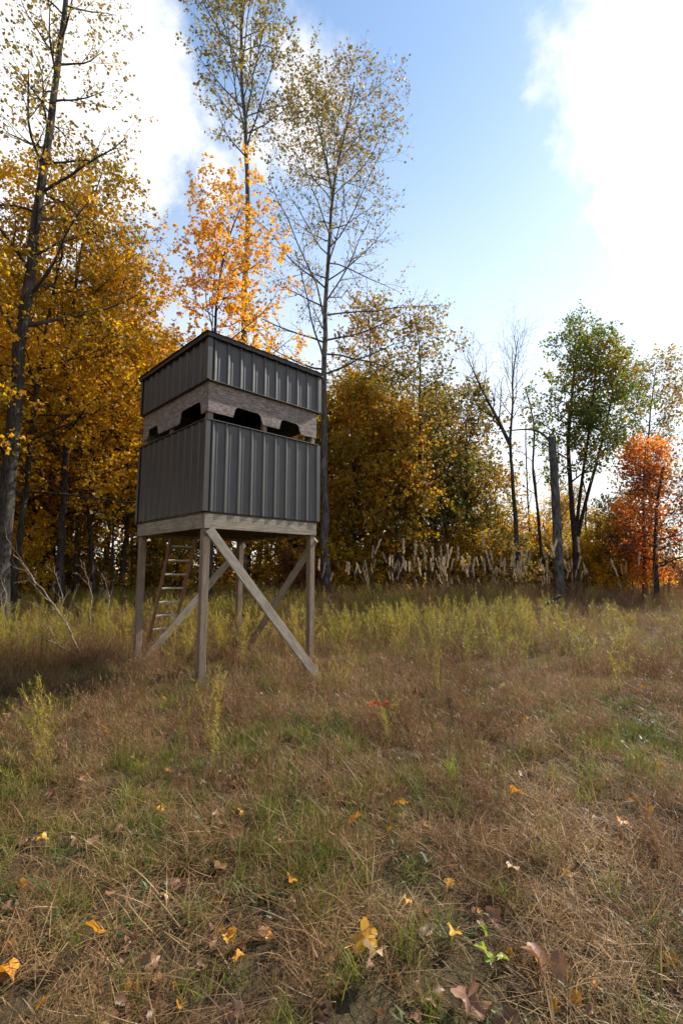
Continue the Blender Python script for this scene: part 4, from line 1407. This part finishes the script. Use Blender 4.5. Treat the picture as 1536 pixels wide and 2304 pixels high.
# dark log by the snag
o = empty('fallen_log', tuple(gz(at(1230, 1288, 14.6))))
tag(o, 'short dark log tilted in the brown grass before the snag', 'log')
pth = np.array([[-.45, -.2, .28], [-.2, -.1, .42], [.1, .05, .58], [.42, .2, .74]])
v, q = tubes(resample(pth, 8)[None], np.linspace(.075, .06, 8)[None], 9)
v = v + RNG.normal(0, .006, v.shape)
ends = [list(range(8, -1, -1)), list(range(len(v) - 9, len(v)))]
me = bpy.data.meshes.new('log')
me.from_pydata([tuple(x) for x in v], [], [tuple(x) for x in q] + ends)
me.materials.append(M['bark_dark'])
link('log_body', me, o)
v, q = tubes(np.array([[[.1, .05, .58], [.16, -.06, .7], [.18, -.1, .8]]]), np.array([[.02, .015, .01]]), 5)
link('branch_stub', mesh_np('branch_stub', v, [q], M['bark_dark'], True), o)
v, q = tubes(np.array([[[-.45, -.2, .28], [-.75, -.33, .1], [-.95, -.42, -.08]], [[.3, .14, .68], [.34, .2, .3], [.36, .22, -.05]]]), np.array([[.06, .055, .05], [.03, .03, .03]]), 6)
link('branch_stub', mesh_np('branch_stub', v, [q], M['bark_dark'], True), o)


def sapling_leafy(name, u, v, h, mat, n, size, label, cat, seed, leafname='leaf', lob=5):
    rng = np.random.default_rng(seed)
    g = ground_hit(u, v)
    o = empty(name, tuple(g))
    pth = np.stack([rng.normal(0, .02, 6).cumsum(), rng.normal(0, .02, 6).cumsum(), np.linspace(0, h, 6)], 1)
    v_, q_ = tubes(pth[None], np.linspace(.005, .002, 6)[None], 4)
    link('stem', mesh_np('stem', v_, [q_], M['mauve'], True, {'rnd': np.full(len(v_), .3)}), o)
    meshes = []
    for k in range(3):
        V, T, r = lobed(rng, size, lob)
        V[:, 1] *= .62
        V = V + np.array([size * 1.4, 0, 0])
        meshes.append(mesh_np(leafname, V, [T], M[mat], False, {'rnd': np.full(len(V), rng.uniform())}))
    for k in range(n):
        l = link(leafname, meshes[k % 3], o)
        q = pth[int(rng.integers(2, 6))]
        l.location = tuple(q)
        l.rotation_euler = (rng.normal(0, .5), rng.uniform(-.7, .5), rng.uniform(0, 6.28))
        s = rng.uniform(.7, 1.2); l.scale = (s, s, s)
    tag(o, label, cat)


def ground_hit(u, v):
    r = ray(u, v)
    t_ = EYE / -r[2]
    for _ in range(12):
        q = r * t_
        t_ = (EYE - float(hgt(q[0], q[1]))) / -r[2]
    q = r * t_
    return np.array([q[0], q[1], float(hgt(q[0], q[1]))])


sapling_leafy('oak_seedling', 845, 1625, .26, 'f_red', 11, .055, 'small oak seedling with scarlet leaves in the field below the brace', 'seedling', 21)
sapling_leafy('seedling', 1170, 2200, .10, 'f_green', 5, .03, 'tiny green-leaved seedling low in the dry grass near the large brown leaf', 'seedling', 22)
# bright green tuft
def tuft(u, v, s, label):
    rng = np.random.default_rng(int(u))
    g = ground_hit(u, v)
    o = empty('grass_tuft', tuple(g))
    V, F, r = merge([ribbons(rng, 60, .07, (.12, .34), (.004, .008), (.28, .2), (.6, .35), 4)[:3]])
    link('blades', mesh_np('blades', V * s, F, M['f_green'], False, {'rnd': r}), o)
    tag(o, label, 'grass')


tuft(1015, 1755, .9, 'bright green grass tuft standing alone in the brown field')


def weed_plant(u, v, s, label, lean):
    """single yellow-green weed with its stalks"""
    rng = np.random.default_rng(int(u) + 3)
    g = ground_hit(u, v)
    o = empty('yellow_weed', tuple(g))
    for k in range(4):
        v0, q0, r0, pts = ribbons(rng, 1, .03, (.5, .75), (.005, .007), (lean, .15), (.4, .2), 6)
        m = 70
        t_ = rng.uniform(.8, 6, m); i = np.minimum(t_.astype(int), 5)
        base = pts[0, i] + (pts[0, i + 1] - pts[0, i]) * (t_ - i)[:, None]
        V, F, r = merge([(v0, q0, r0 * .3), ribbons(rng, m, 0, (.03, .085), (.005, .010), (.8, .3), (.5, .4), 2, base=base)[:3]])
        link('stalk', mesh_np('stalk', V * s, F, M['gold'], False, {'rnd': r}), o)
    tag(o, label, 'weed')


weed_plant(95, 1690, .95, 'tall arching yellow-green weed alone in the brown left of the field', .35)
weed_plant(60, 1790, .7, 'short bushy yellow-green weed below the arching one', .4)
weed_plant(320, 1740, .5, 'small yellow weed lying over in dry stems', .7)
weed_plant(420, 1640, .6, 'forked yellow-green weed below the front post of the blind', .3)

# fallen leaves
FL = {}
for mt in ('f_orange', 'f_yellow', 'f_brown', 'f_cream'):
    FL[mt] = []
    for k in range(4):
        rng = np.random.default_rng(900 + k)
        V, T, r = lobed(rng, 1.0, (5, 4, 5, 3)[k])
        FL[mt].append(mesh_np('leaf', V, [T], M[mt], False, {'rnd': rng.uniform(0, 1, len(V))}))
WORD = {'f_orange': ('small orange fallen leaf resting on the grass', 'orange leaves fallen on the field'),
        'f_yellow': ('small yellow fallen leaf resting on the grass', 'yellow leaves fallen on the field'),
        'f_brown': ('small curled brown leaf resting on the grass', 'brown leaves fallen on the field'),
        'f_cream': ('small pale cream leaf resting on the grass', 'cream leaves fallen on the field')}


def fallen(u, v, px, mt, label=None, lift=.07, k=None):
    g = ground_hit(u, v)
    dist = math.hypot(g[1], EYE)
    size = px / 2 / FPX * dist
    o = link('fallen_leaf', FL[mt][int(trng.integers(4)) if k is None else k])
    lz = lift * trng.uniform(.7, 1.3)
    rr = ray(u, v)
    bk = lz / -rr[2]
    o.location = (g[0] - rr[0] * bk, g[1] - rr[1] * bk, g[2] + lz)
    o.rotation_euler = (trng.normal(0, .45) + .2, trng.normal(0, .4), trng.uniform(0, 6.28))
    o.scale = (size,) * 3
    lb, gr = WORD[mt]
    if label: tag(o, label, 'leaf')
    else:
        zn = ('in the grass under the blind' if u < 760 and v < 1620 else 'out in the open right of the oak seedling' if v < 1700 else
              'around the bright green tuft' if u > 760 and v < 1920 else 'in the brown weeds below the blind' if v < 1900 else
              'in the matted straw around the big brown leaves' if u > 900 else 'in the matted straw around the golden leaf' if u > 600 else 'in the shaded straw near the twisted orange leaf')
        tag(o, lb.replace('resting on the grass', zn), 'leaf', gr)


fallen(820, 2108, 52, 'f_yellow', 'large golden yellow lobed leaf lying over a cream one', .055, 2)
fallen(845, 2140, 44, 'f_cream', 'cream underside leaf tucked beneath the large golden leaf', .08, 1)
fallen(1022, 2095, 32, 'f_yellow', 'bright yellow leaf halfway between the golden leaf and the big brown leaf', .09, 2)
fallen(1210, 2157, 50, 'f_brown', 'big crinkled brown leaf lying flat beside a dark one', .08, 0)
fallen(1258, 2170, 38, 'f_brown', 'dark upright brown leaf touching the big crinkled one', .08, 3)
fallen(1052, 2245, 56, 'f_brown', 'largest rust brown leaf sunk in straw below the big crinkled one', .07, 2)
fallen(16, 2185, 44, 'f_orange', 'deep orange leaf with dark edge alone in the shaded straw', .05, 1)
fallen(797, 1842, 36, 'f_orange', 'orange-brown curled leaf standing on edge above the golden leaf', .10, 3)
fallen(212, 2088, 40, 'f_orange', 'twisted orange leaf lying in dense brown straw', .09, 3)
for (u, v, px, mt) in ((512, 2110, 22, 'f_yellow'), (536, 2150, 24, 'f_orange'), (655, 1975, 26, 'f_orange'), (490, 1968, 22, 'f_brown'), (875, 1868, 22, 'f_orange'),
                       (897, 1805, 30, 'f_orange'), (1160, 1780, 30, 'f_orange'), (918, 1647, 24, 'f_orange'), (1240, 1742, 20, 'f_orange'), (1396, 1848, 24, 'f_orange'),
                       (1275, 1962, 18, 'f_yellow'), (1152, 1950, 28, 'f_cream'), (1188, 1885, 28, 'f_cream'), (1012, 1985, 24, 'f_yellow'), (955, 2050, 34, 'f_brown'),
                       (1440, 1550, 20, 'f_orange'), (1078, 1518, 18, 'f_orange'), (1408, 1460, 18, 'f_yellow'), (1132, 1541, 14, 'f_yellow'), (370, 1573, 14, 'f_orange'),
                       (486, 1537, 16, 'f_orange'), (232, 1579, 14, 'f_orange'), (240, 1645, 16, 'f_orange'), (185, 1747, 20, 'f_brown'), (362, 1819, 16, 'f_orange'),
                       (541, 1825, 18, 'f_yellow'), (97, 1883, 20, 'f_yellow'), (4, 1648, 14, 'f_orange'), (1226, 1572, 20, 'f_brown'), (1138, 1451, 14, 'f_cream'),
                       (628, 1557, 14, 'f_orange'), (1186, 1614, 16, 'f_orange'), (1455, 1617, 18, 'f_brown'), (1485, 1722, 22, 'f_orange'), (1460, 1815, 18, 'f_orange'),
                       (250, 2010, 24, 'f_brown'), (20, 2040, 26, 'f_brown'), (370, 2015, 20, 'f_cream'), (1110, 2060, 34, 'f_brown'), (960, 2095, 30, 'f_cream'), (490, 1830, 24, 'f_brown')):
    fallen(u, v, px, mt, None, .05)
for k in range(90):
    v = trng.uniform(1440, 2290)
    fallen(trng.uniform(-60, 1600), v, trng.uniform(7, 15) * (1 + (v - 1440) / 900), ('f_orange', 'f_brown', 'f_brown', 'f_orange', 'f_brown')[trng.integers(5)], None, .03)
